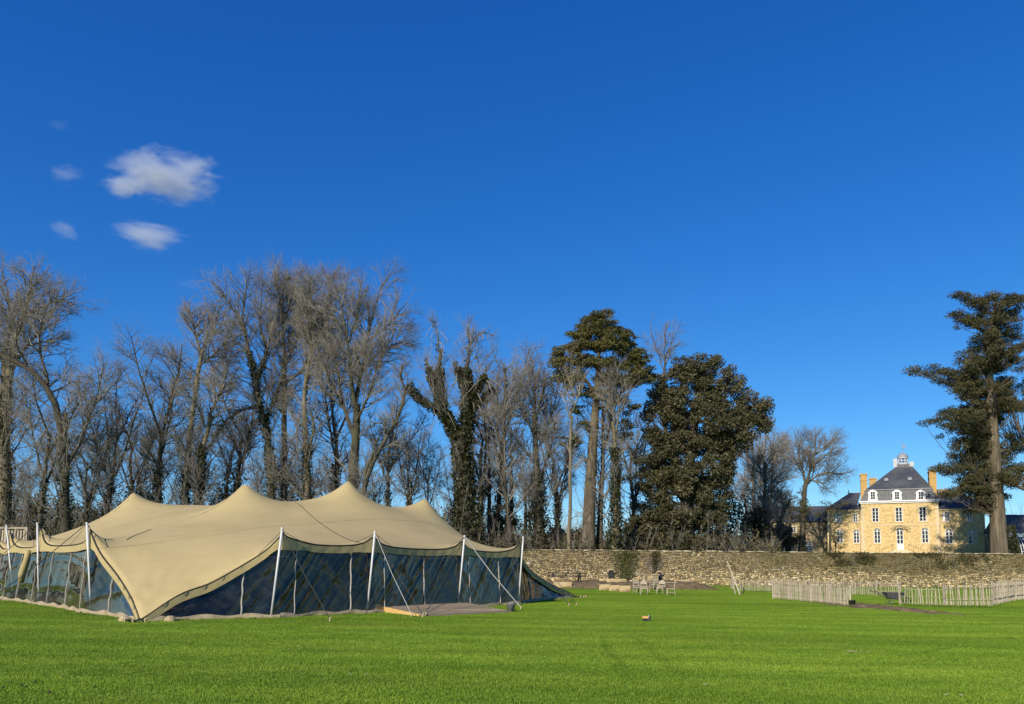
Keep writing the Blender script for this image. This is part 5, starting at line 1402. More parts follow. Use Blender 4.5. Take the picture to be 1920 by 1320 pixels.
hero('bare_tree', 'bare tree poking up behind the evergreen oak\'s left shoulder', 100, 1247, ([(1247, 900), (1247, 780), (1246, 700)], .40, .20, .1),
     [([(1246, 705), (1246, 650), (1247, 605)], .17, .04, 1), ([(1246, 690), (1262, 650), (1285, 640)], .11, .03, 1), ([(1246, 700), (1228, 650, 1), (1218, 610, 2)], .11, .03, 1), ([(1246, 670), (1268, 630, 2), (1278, 600, 2)], .09, .03, 1)], 116, n2=50, n3=300, n4=1500, scale=.85)
hero('bare_tree', 'round headed bare tree standing left of the golden house', 116, 1503, ([(1504, 980), (1506, 940), (1512, 905)], .55, .42, .1),
     [([(1512, 908), (1500, 880), (1494, 850), (1498, 820)], .30, .06, 1), ([(1513, 905), (1522, 880), (1530, 850), (1530, 815)], .30, .06, 1), ([(1514, 908), (1530, 890, 1), (1555, 885, 2), (1580, 890, 2)], .2, .05, 1), ([(1524, 875), (1550, 850, -1), (1575, 845, -1)], .18, .05, 1), ([(1496, 870), (1478, 850, 2), (1470, 820, 2)], .16, .05, 1), ([(1518, 900), (1540, 905, 1), (1560, 925, 1)], .12, .04, 1), ([(1530, 850), (1555, 830, 2), (1570, 815, 2)], .14, .04, 1)],
     117, n2=190, n3=1500, n4=9000, ivy=1800, ivy_to=.45, scale=1.05)
hero('bare_tree', 'dark leaning forked tree in front of the stone outbuilding', 100, 1462, ([(1464, 1010), (1462, 985), (1470, 960), (1485, 935)], .42, .2, .5),
     [([(1463, 990), (1452, 975), (1440, 960), (1425, 955)], .2, .08, 1), ([(1470, 965), (1468, 940), (1460, 915)], .16, .06, 1)], 118, n2=60, n3=420, n4=2400, bark='bark_dark', scale=.8)
for i, (px, ty, Y, lb) in enumerate(((1413, 770, 108, 'thin bare tree directly behind the evergreen oak\'s right edge'), (1446, 800, 112, 'pale bare tree midway between evergreen oak and round headed tree'), (1432, 850, 96, 'short dark trunked bare tree beside the evergreen oak'))):
    hero('bare_tree', lb, Y, px, ([(px + 2, 990), (px, 930), (px + 3, 880), (px + 1, (880 + ty) / 2)], .34, .14, .6), [([(px + 2, 900), (px - 16, 860, 1), (px - 18, ty + 30, 2)], .14, .04, 1), ([(px + 3, 880), (px + 22, 840, -1), (px + 25, ty + 25, -1)], .14, .04, 1), ([(px, 920), (px + 28, 890, 2), (px + 38, 860, 2)], .1, .03, 1)],
         130 + i, n2=110, n3=850, n4=5200, twig='twig_pale' if i == 1 else 'twig', bark='bark_dark' if i == 2 else 'bark')
# nest in the tallest tree
p = at(541, 522, 90); o = MB().lathe([(0, -.22), (.24, -.16), (.34, .03), (.28, .16), (0, .12)], 12).build('bird_nest', M['bark_pale'], None, True, p); tag(o, 'pale round nest high in the tallest bare tree', 'nest')

# ---- generic bare trees, shared by the background wood
def generic(seed, H, n4, forks=4):
    rg = np.random.default_rng(seed)
    trunk = [(0, 0, -.3)]; x = y = 0.0
    for i in range(1, 7): x += rg.normal(0, .22); y += rg.normal(0, .22); trunk.append((x, y, H * .62 * i / 6))
    L = [(trunk, [H * .015, H * .012, H * .010, H * .006], .4)]
    for k in range(forks):
        a = 2 * math.pi * k / forks + rg.uniform(-.5, .5); j = int(rg.integers(3, 7)); b = np.array(trunk[j]); out = rg.uniform(.10, .20) * H
        top = rg.uniform(.84, 1.0) * H
        pts = [tuple(b), tuple(b + np.array((math.cos(a) * out * .45, math.sin(a) * out * .45, (top - b[2]) * .4))), tuple(b + np.array((math.cos(a) * out * .85, math.sin(a) * out * .85, (top - b[2]) * .75))), tuple(b + np.array((math.cos(a) * out, math.sin(a) * out, top - b[2])))]
        L.append((pts, [H * .0065, H * .004, H * .0018], 1))
    return make_tree('bare_tree', L, seed, n2=120, n3=950, n4=n4, extra_l1=5, scale=H / 26, ivy=2400 if seed % 2 else 900, ivy_to=.42, ivy_r=.40)
G = [generic(201, 24, 5600, 4), generic(202, 22, 5600, 5), generic(203, 26, 5600, 3), generic(204, 18, 4200, 4)]
used = set()
def place_generic(k, px, py_top, Y, label, group, rot, wid=1.0):
    g = G[k]; o = copy_tree(g) if k in used else g; used.add(k)
    b = root_at(px, Y); H = (24, 22, 26, 18)[k]; s = (at(px, py_top, Y).z - b.z) / (H * 1.0)
    o.location = b; o.scale = (s * wid, s * wid, s); o.rotation_euler = (0, 0, rot)
    tag(o, label, 'tree', group)
singles = [(0, 70, 690, 80, 'straight mid height bare tree just right of the left edge giant'), (3, 240, 735, 92, 'slim bare tree left of the second tent peak\'s wood, standing alone in gap'),
           (2, 295, 640, 88, 'pale twigged bare tree above the leftmost tent peak'), (1, 205, 700, 96, 'bare tree between the arching trunk and the leftmost tent peak'), (0, 720, 740, 100, 'bare tree seen through the gap right of highest tent peak'),
           (3, 775, 800, 95, 'short bare tree left of the ivy giant above the tent ridge'), (1, 905, 700, 92, 'bare tree behind the right limbs of the ivy giant'), (2, 930, 655, 98, 'tall thin bare tree between ivy giant and wall end'),
           (3, 1040, 760, 94, 'small bare tree left of the cypress trunk'), (1, 1190, 740, 100, 'bare tree in the gap between cypress and evergreen oak'), (0, 445, 690, 96, 'bare tree filling the gap left of the tall group'), (2, 620, 640, 98, 'bare tree glimpsed behind the tallest tree'), (0, 1400, 850, 125, 'small distant bare tree behind evergreen oak foot'),
           (1, 160, 780, 82, 'low bare tree right of the arching trunk base')]
for i, (k, px, ty, Y, lb) in enumerate(singles): place_generic(k, px, ty, Y, lb, 'bare trees behind the wall', i * 1.7, 1.25)
rgp = np.random.default_rng(9)
for i in range(24):
    px = -40 + i * 47 + rgp.uniform(-12, 12)
    place_generic(int(rgp.integers(0, 4)), px, rgp.uniform(770, 880), rgp.uniform(104, 140), 'thin bare tree deep in the wood behind the front row of trees', 'bare trees deep in the wood', rgp.uniform(0, 6.2), rgp.uniform(.9, 1.3))

# ------------------------------------------------------------------ evergreens
def pads(rg, centres, radii, n_per, flat=.35):
    out = []
    for c, rad in zip(centres, radii):
        k = max(10, int(n_per * rad * rad)); u = norm(rg.normal(size=(k, 3))) * (rg.random((k, 1)) ** .45)
        out.append(np.array(c) + u * np.array([rad, rad, rad * flat]))
    return np.concatenate(out)
def evergreen(name, label, cat, base, limbs, centres, radii, leaf, m, bark, seed, n_per, flat, asp=.5, up=.2, branch_r=.09, group=None, frm=None, extra=None):
    rg = np.random.default_rng(seed); base = np.array(base, float); r = empty(name, Vector(base)); tag(r, label, cat, group)
    Ps, Rs = [], []
    for pl, rad in limbs: p, rr = resample(pl, rad, 14, rg, .02); Ps.append(p - base); Rs.append(rr)
    V, Fq = tubes(np.array(Ps[:1]), np.array(Rs[:1]), 14); link('trunk', npmesh('trunk', V, Fq, True), M[bark], r)
    # a branch from the nearest trunk point below each pad
    B, BR = [], []
    allp = np.concatenate(Ps)
    for c, rad in zip(centres, radii):
        c = np.array(c) - base; d = np.linalg.norm((allp - c) * np.array([1, 1, .6]), axis=1) + np.maximum(0, allp[:, 2] - c[2] + 1.0) * 2
        s = allp[np.argmin(d)]; k = 7; t = np.linspace(0, 1, k)[:, None]
        q = s + (c - s) * t; q[:, 2] += np.sin(t[:, 0] * math.pi) * -.04 * np.linalg.norm(c - s); q[1:-1] += rg.normal(0, .08, (k - 2, 3)); B.append(q); BR.append(np.linspace(branch_r, branch_r * .3, k) * (.5 + .5 * min(2, rad) / 2))
    parts = [tubes(np.array(B), np.array(BR), 5)]
    if len(Ps) > 1: parts.append(tubes(np.array(Ps[1:]), np.array(Rs[1:]), 8))
    # fine spurs inside the pads
    C2, R2 = spawn(rg, np.array(B), np.array(BR), len(B) * 5, .30, 1, .45, 50, .1, .15, 2, .03, lmin=.4); parts.append(spikes(C2, R2))
    V, Fq = merge(parts); link('branches', npmesh('branches', V, Fq), M[bark], r)
    C = pads(rg, np.array(centres) - base, radii, n_per, flat)
    if extra is not None: C = np.concatenate([C, extra(rg) - base])
    leaf_obj('crown', rg, C, leaf, M[m], r, asp, up)
    return r

# evergreen oak
def oak():
    Y = 84.0; rg = np.random.default_rng(31)
    E = [(1322, 702, 52, 38), (1288, 742, 62, 48), (1358, 738, 42, 48), (1412, 778, 32, 34), (1335, 795, 72, 58), (1250, 800, 42, 60), (1385, 800, 40, 38), (1240, 868, 50, 62), (1300, 868, 76, 66), (1345, 865, 30, 60), (1232, 930, 40, 46), (1290, 940, 66, 46), (1335, 935, 32, 42), (1262, 985, 62, 42), (1222, 1004, 44, 30), (1318, 990, 46, 44), (1280, 690, 25, 20), (1262, 742, 26, 22), (1440 - 8, 790, 14, 16)]
    cs, rs = [], []
    for cx, cy, rx, ry in E:
        k = max(5, int(rx * ry / 62))
        for _ in range(k):
            a = rg.uniform(0, 6.283); b = math.asin(rg.uniform(-1, 1)); q = rg.uniform(.70, 1.06)
            c = at(cx + rx * q * math.cos(a) * math.cos(b), cy - ry * q * math.sin(b), Y + .6 * rx * q * Y / F * math.sin(a) * math.cos(b)); cs.append(tuple(c)); rs.append(rg.uniform(.5, 1.15))
    b = root_at(1290, Y); T = lambda pts, r0, r1: px_limb(Y, pts, r0, r1, 1)[:2]
    limbs = [([tuple(b - Vector((0, 0, .3)))] + T([(1286, 960), (1290, 880), (1300, 800), (1315, 720)], .8, .2)[0], [1.0, .8, .6, .45, .2]), T([(1290, 900), (1340, 840), (1390, 800)], .4, .12), T([(1288, 930), (1260, 860), (1245, 800)], .4, .12), T([(1292, 870), (1340, 780), (1360, 740)], .35, .1)]
    evergreen('evergreen_oak', 'broad dark evergreen oak behind the wall at photo centre right', 'tree', b, limbs, cs, rs, .27, 'oak_leaf', 'bark_dark', 32, 230, .8, .55, .1, .1)
oak()
# cypress with flat layered sprays
def cypress():
    Y = 82.0; rg = np.random.default_rng(41)
    P = [(1122, 590, 18), (1135, 600, 22), (1105, 604, 22), (1120, 618, 40), (1085, 625, 22), (1150, 622, 26), (1165, 635, 30), (1140, 645, 40), (1100, 648, 36), (1068, 655, 26), (1180, 655, 28), (1195, 672, 22), (1060, 680, 22), (1085, 675, 34), (1120, 680, 40), (1160, 682, 36), (1205, 695, 18), (1190, 705, 24), (1052, 700, 14), (1078, 705, 22), (1212, 710, 14), (1170, 715, 24), (1140, 710, 26), (1060, 718, 14),
         (1100, 735, 22), (1130, 740, 20), (1165, 748, 20), (1190, 765, 14), (1085, 768, 14), (1175, 790, 12), (1095, 800, 10), (1180, 820, 11), (1075, 830, 11), (1058, 826, 8)]
    cs, rs = [], []
    for cx, cy, rx in P:
        for _ in range(max(3, int(rx / 2.1))):
            a = rg.uniform(0, 6.283); q = math.sqrt(rg.random()) * rx
            c = at(cx + q * math.cos(a), cy + rg.uniform(-9, 9) + (abs(q * math.cos(a)) * .12), Y + .9 * q * math.sin(a) * Y / F + rg.uniform(-1, 1)); cs.append(tuple(c)); rs.append(rg.uniform(.5, 1.05) * (1 if cy < 725 else .75))
    b = root_at(1103, Y); T = lambda pts, r0, r1: px_limb(Y, pts, r0, r1, 1)[:2]
    limbs = [([tuple(b - Vector((0, 0, .3)))] + T([(1104, 940), (1110, 860), (1115, 780), (1121, 720), (1124, 640), (1122, 592)], .8, .1)[0], [.85, .70, .60, .52, .38, .18, .06]), T([(1118, 740), (1090, 700), (1070, 670)], .22, .06), T([(1120, 720), (1155, 690), (1190, 680)], .22, .06), T([(1116, 770), (1150, 755), (1195, 700)], .16, .05), T([(1113, 800), (1160, 808), (1200, 800)], .12, .03)]
    evergreen('cypress_tree', 'tall cypress with bare trunk and flat layered crown above the wall', 'tree', b, limbs, cs, rs, .27, 'cypress', 'bark_fir', 42, 190, .42, .42, .5, .07)
cypress()
# great fir at the right edge
def fir():
    Y = 100.0; rg = np.random.default_rng(51)
    b = root_at(1874, Y); top = at(1868, 540, Y)
    trunkpx = [(1872, 980), (1866, 900), (1861, 820), (1856, 740), (1852, 660), (1858, 600), (1868, 556)]
    T = px_limb(Y, trunkpx, .9, .12, 1)[:2]
    limbs = [([tuple(b - Vector((0, 0, .3)))] + T[0], [1.12, .95, .86, .78, .62, .45, .26, .1])]
    cs, rs = [], []
    def xt(py): return np.interp(py, [556, 600, 660, 740, 820, 900, 980], [1868, 1858, 1852, 1856, 1861, 1866, 1872])
    for i in range(140):
        py = 556 + (948 - 556) * (i / 139) ** .92 + rg.uniform(-8, 8); a = rg.uniform(0, 6.283)
        if py > 790 and math.sin(a) < .1 and abs(math.cos(a)) < .8: a = -a
        if py > 690 and math.cos(a) > 0 and rg.random() < .5: a = math.pi - a
        prof = np.interp(py, [550, 570, 610, 660, 700, 760, 800, 860, 900, 950], [52, 70, 74, 66, 108, 112, 100, 104, 96, 60]) * rg.uniform(.55, 1.0)
        droop = rg.uniform(-4, 24)
        for q in np.arange(.30, 1.01, 16.0 / max(prof, 20)):
            cx = xt(py) + prof * q * math.cos(a); dz = prof * q * math.sin(a) * Y / F
            c = at(cx + rg.normal(0, 4), py + droop * q * q + rg.normal(0, 6) - 6 * q, Y + dz); cs.append(tuple(c)); rs.append(rg.uniform(.7, 1.4) * (1.1 - .25 * q))
    for tipx, tipy, sx, sy in ((1708, 691, 1852, 735), (1733, 792, 1858, 800), (1790, 553, 1866, 575), (1750, 690, 1850, 720), (1785, 590, 1858, 610), (1918, 560, 1868, 565), (1975, 640, 1856, 660), (1752, 880, 1862, 870), (1770, 930, 1864, 905), (1900, 905, 1866, 880), (1930, 760, 1858, 750)):
        for q in np.linspace(.35, 1, 8):
            c = at(sx + (tipx - sx) * q, sy + (tipy - sy) * q + rg.normal(0, 3), Y - 2 + rg.normal(0, .8)); cs.append(tuple(c)); rs.append(rg.uniform(.75, 1.35))
    # stubs of broken lower limbs
    limbs += [px_limb(Y, [(1868, 928), (1850, 925), (1842, 922)], .38, .26, 1)[:2], px_limb(Y, [(1868, 900), (1895, 905, -1), (1935, 925, -2)], .30, .12, 1)[:2], px_limb(Y, [(1866, 850), (1885, 845, 1), (1925, 838, 2)], .16, .06, 1)[:2]]
    evergreen('fir_tree', 'great dark fir with thick bare lower trunk at the right edge', 'tree', b, limbs, cs, rs, .30, 'fir_needle', 'bark_fir', 52, 170, .58, .34, .30, .09)
    # ivy at the foot
    rg2 = np.random.default_rng(53); n = 1500; a = rg2.uniform(0, 6.283, n); z = rg2.random(n) * 4.2; w = 1.25 + .7 * (1 - z / 4.2) * rg2.random(n)
    C = np.column_stack([b.x + 1.1 + np.cos(a) * w * .9, b.y + .5 + np.sin(a) * w, b.z + z])
    r = empty('ivy_bush', b); tag(r, 'dark upright ivy bush hugging the foot of the fir trunk', 'bush')
    leaf_obj('foliage', rg2, C - np.array(b), .28, M['ivy'], r, .8); MB().tube([(1.1, .5, -.2), (1.2, .5, 3.6)], [.12, .05], 6).build('stem', M['bark_dark'], r)
fir()
# small pines and conifers
def pine(name, label, Y, px, py_top, P, seed, m='pine_needle', bark='bark_dark', leaf=.24, n_per=110, flat=.6, lean=0, trunk_r=.26):
    rg = np.random.default_rng(seed); b = root_at(px, Y); cs, rs = [], []
    for cx, cy, rx in P:
        for _ in range(max(2, int(rx / 3.5))):
            a = rg.uniform(0, 6.283); q = math.sqrt(rg.random()) * rx
            c = at(cx + q * math.cos(a), cy + rg.uniform(-.45, .45) * rx, Y + q * math.sin(a) * Y / F); cs.append(tuple(c)); rs.append(rg.uniform(.5, 1.0))
    mid = at(px + lean * .5, (1030 + py_top) / 2, Y); tp = at(px + lean, py_top + 6, Y)
    limbs = [([tuple(b - Vector((0, 0, .3))), tuple(mid), tuple(tp)], [trunk_r * 1.2, trunk_r * .8, trunk_r * .2])]
    evergreen(name, label, 'tree', b, limbs, cs, rs, leaf, m, bark, seed, n_per, flat, .4, .2, .07, 'small evergreens behind the wall')
pine('pine_tree', 'brown green pine crown in front of the round headed bare tree', 110, 1480, 915, [(1484, 930, 18), (1470, 945, 18), (1498, 948, 20), (1482, 965, 22), (1512, 960, 12)], 61)
pine('pine_tree', 'dark pine clump between the evergreen oak and outbuilding', 102, 1440, 905, [(1445, 918, 16), (1430, 930, 15), (1455, 935, 16), (1442, 955, 20), (1425, 965, 14)], 62, m='fir_needle')
pine('pine_tree', 'ragged dark pine branch tops beside the left wing of the house', 112, 1556, 935, [(1552, 945, 8), (1570, 950, 10), (1560, 958, 10), (1588, 942, 4), (1535, 964, 6)], 63, m='fir_needle', n_per=90, trunk_r=.18)
pine('conifer_tree', 'shaggy brown green conifer right of the ivy giant', 86, 918, 800, [(918, 815, 8), (912, 850, 16), (925, 880, 18), (910, 915, 22), (928, 950, 24), (912, 985, 26)], 64, m='shrub_leaf', n_per=60)
pine('conifer_tree', 'drooping dark conifer behind the thin curving trunk', 92, 960, 795, [(960, 810, 6), (955, 840, 12), (968, 870, 16), (955, 905, 16), (975, 900, 10), (965, 940, 18)], 65, m='fir_needle', n_per=60)
pine('conifer_tree', 'young dark conifer beside the ivy based tree at wall end', 88, 985, 900, [(985, 915, 7), (980, 940, 13), (992, 965, 16), (978, 990, 18), (995, 1010, 20)], 66, m='fir_needle', n_per=80)
pine('garden_shrub_tree', 'small clipped dark shrub in front of the house\'s left wing', 104, 1567, 1000, [(1562, 1005, 6), (1572, 1004, 6), (1566, 1014, 9), (1574, 1024, 7), (1562, 1027, 8)], 67, m='oak_leaf', n_per=150, leaf=.18, trunk_r=.08)

# ------------------------------------------------------------------ undergrowth: twigs and leaves that read as one mass
def thicket(name, label, px0, px1, Y0, Y1, n, hpx_lo, hpx_hi, seed, leaf_n, leaf_m, twig='twig'):
    rg = np.random.default_rng(seed); px = rg.uniform(px0, px1, n); Y = rg.uniform(Y0, Y1, n)
    B = np.array([tuple(root_at(a, b)) for a, b in zip(px, Y)])
    H = np.array([at(a, 1030 - h, b).z for a, b, h in zip(px, Y, rg.uniform(hpx_lo, hpx_hi, n) * (.75 + .25 * np.sin(px * .03) + .15 * np.sin(px * .11)))]) - B[:, 2]
    H = np.maximum(H, 1.0); k = 5; C = np.empty((n, k, 3)); C[:, 0] = B; d = norm(rg.normal(size=(n, 3)) * np.array([.28, .28, 0]) + np.array([0, 0, 1]))
    for q in range(1, k): d = norm(d + rg.normal(size=(n, 3)) * .16 + np.array([0, 0, .1])); C[:, q] = C[:, q - 1] + d * (H / (k - 1))[:, None]
    Rr = (rg.uniform(.018, .05, n))[:, None] * np.linspace(1, .3, k)[None]
    C2, R2 = spawn(rg, C, Rr, n * 7, .15, 1, .50, 38, .3, .18, 2, .018, lmin=.5)
    C3, R3 = spawn(rg, C2, R2, n * 24, .1, 1, .6, 40, .2, .18, 2, .012, lmin=.4)
    V, Fq = merge([tubes(C, Rr, 4), spikes(C2, R2), spikes(C3, R3)])
    r = link(name, npmesh(name, V, Fq), M[twig]); tag(r, label, kind='stuff')
    if leaf_n:
        idx = rg.choice(n, leaf_n); p, T, _ = sample(C, Rr, idx, rg.random(leaf_n) ** 1.4 * .6); p = p + rg.normal(0, .45, p.shape)
        o = leaf_obj('undergrowth_leaves', rg, p, .26, M[leaf_m], r, .7)
    return r
thicket('undergrowth', 'brushy brown undergrowth beneath the trees behind the tent', -60, 900, 80, 100, 850, 40, 190, 71, 24000, 'shrub_leaf')
thicket('undergrowth_by_wall', 'dark scrub just behind the top of the stone wall', 880, 1450, 80, 96, 620, 8, 75, 72, 30000, 'shrub_leaf')
thicket('distant_wood', 'distant hazy brown wood closing the view between trunks', -100, 1500, 150, 190, 900, 60, 150, 73, 9000, 'shrub_leaf', 'twig_pale')
thicket('undergrowth_by_house', 'low brown scrub beyond the wall right of the house', 1885, 2050, 112, 125, 90, 40, 110, 74, 1500, 'shrub_leaf')

def bush(px, Y, py_top, wpx, seed, label, m='shrub_leaf', n=3200):
    rg = np.random.default_rng(seed); b = root_at(px, Y); h = at(px, py_top, Y).z - b.z; w = wpx * Y / F / 2; r = empty('bush', b); tag(r, label, 'bush', 'bushes behind the wall')
    k = 22; cc = np.column_stack([rg.normal(0, .45, k) * w, rg.normal(0, .4, k) * w, rg.uniform(.1, .9, k) * h]); cc[:, :2] *= (1.15 - cc[:, 2:3] / h * .6)
    C = cc[rg.integers(0, k, n)] + norm(rg.normal(size=(n, 3))) * (rg.random((n, 1)) ** .5) * np.array([w * .42, w * .42, h * .22]); C = C[C[:, 2] > 0]
    leaf_obj('foliage', rg, C, .30, M[m], r, .6)
    for q in range(4): MB().tube([(rg.normal(0, .2), rg.normal(0, .2), -.2), tuple(cc[q] * .5), tuple(cc[q])], [.06, .04, .02], 5).build('stem', M['bark_dark'], r)
for i, (px, Y, pt, w, lb, m) in enumerate(((1380, 92, 930, 80, 'tall dark bush under the right side of the evergreen oak', 'oak_leaf'), (1420, 96, 955, 70, 'dark bush between evergreen oak and outbuilding', 'fir_needle'), (1200, 86, 965, 60, 'brown bush under the left side of the evergreen oak', 'shrub_leaf'),
        (1085, 90, 985, 60, 'low brown bush at the foot of the cypress', 'shrub_leaf'), (1040, 90, 990, 60, 'low dark bush left of the cypress foot', 'fir_needle'), (940, 88, 960, 70, 'brown bush beneath the thin curving trunk', 'shrub_leaf'), (840, 92, 950, 80, 'dark bush left of the ivy giant\'s base', 'shrub_leaf'),
        (420, 96, 880, 130, 'big dark evergreen bush between the first two tent peaks', 'fir_needle'), (250, 98, 905, 110, 'dark bush behind the leftmost tent peak', 'fir_needle'), (60, 92, 925, 110, 'brown bush by the left edge giant', 'shrub_leaf'), (150, 90, 935, 100, 'brown green bush right of the arching trunk', 'shrub_leaf'), (550, 98, 880, 100, 'dark evergreen bush between the two highest tent peaks', 'fir_needle'), (1465, 104, 985, 50, 'dark low bush before the outbuilding', 'shrub_leaf'))):
    bush(px, Y, pt, w, 400 + i, lb, m)

# climbers on the wall, sapling with stake
def climber(px, py0, py1, wpx, n, seed, label, m='green_leaf', wide=1.0):
    rg = np.random.default_rng(seed); a = at(px, py1, WALL_Y - .5); r = empty('wall_climber', (a.x, WALL_Y - .42, 0)); tag(r, label, 'climber', 'climbers on the stone wall')
    zt, zb = at(px, py0, WALL_Y - .5).z, at(px, py1, WALL_Y - .5).z; w = wpx * WALL_Y / F
    x = rg.normal(0, .42, n) * w * .6; z = zb + (zt - zb) * rg.random(n) ** .8; x *= (.6 + .6 * (z - zb) / (zt - zb))
    if wide > 1:
        x = rg.uniform(-1, 1, n) * w * wide * .5; x += .5 * np.sin(z * 3); keep = (np.sin(x * 2.3 + z * 1.7) + np.sin(x * .9 - z * 4.1) + rg.normal(0, .5, n)) > -.1; x, z = x[keep], z[keep]; n = len(x)
    C = np.column_stack([x, -.06 - (.22 if wide == 1 else .08) * rg.random(n), z]); leaf_obj('foliage', rg, C, .13, M[m], r, .7)
    k = 26 if wide == 1 else 4; P = np.empty((k, 6, 3)); d = norm(np.column_stack([rg.normal(0, .45, k), np.zeros(k), np.ones(k)])); P[:, 0] = np.column_stack([rg.normal(0, .2, k), -.08 * np.ones(k), zb * np.ones(k)])
    for q in range(1, 6): d = norm(d + rg.normal(size=(k, 3)) * np.array([.15, .02, .1])); P[:, q] = P[:, q - 1] + d * (zt - zb) / 5.5
    V, Fq = tubes(P, np.linspace(.022, .008, 6)[None] * np.ones((k, 1)), 4); link('stems', npmesh('stems', V, Fq), M['twig'], r)
climber(1172, 1032, 1088, 46, 1500, 81, 'green and brown climber spreading over the wall behind timber blocks')
climber(1228, 1034, 1072, 16, 500, 82, 'narrow brown climber hanging on the wall above the dark niche', 'shrub_leaf')
climber(1600, 1034, 1060, 40, 1600, 83, 'dark moss and creeper mat on the wall below the house left wing', 'shrub_leaf', 2.2)
climber(1790, 1036, 1066, 60, 1800, 84, 'brown creeper mat on the wall below the house right wing', 'shrub_leaf', 2.2)
b = gnd(1180, 1096); sp = make_tree('sapling', [([(b.x, b.y, .3), (b.x, b.y, 1.2), (b.x + .05, b.y, 2.1)], [.04, .035, .02], 1), ([(b.x, b.y, 1.6), (b.x - .5, b.y, 2.3), (b.x - .9, b.y, 3.0)], [.02, .015, .008], 1), ([(b.x, b.y, 1.7), (b.x + .5, b.y + .1, 2.4), (b.x + .8, b.y, 3.1)], [.02, .015, .008], 1)], 85, n2=30, n3=140, n4=500, base=(b.x, b.y, .3), scale=.35, bark='bark_pale', twig='twig_pale')
tag(sp, 'young bare sapling on the bank behind the timber blocks', 'tree')
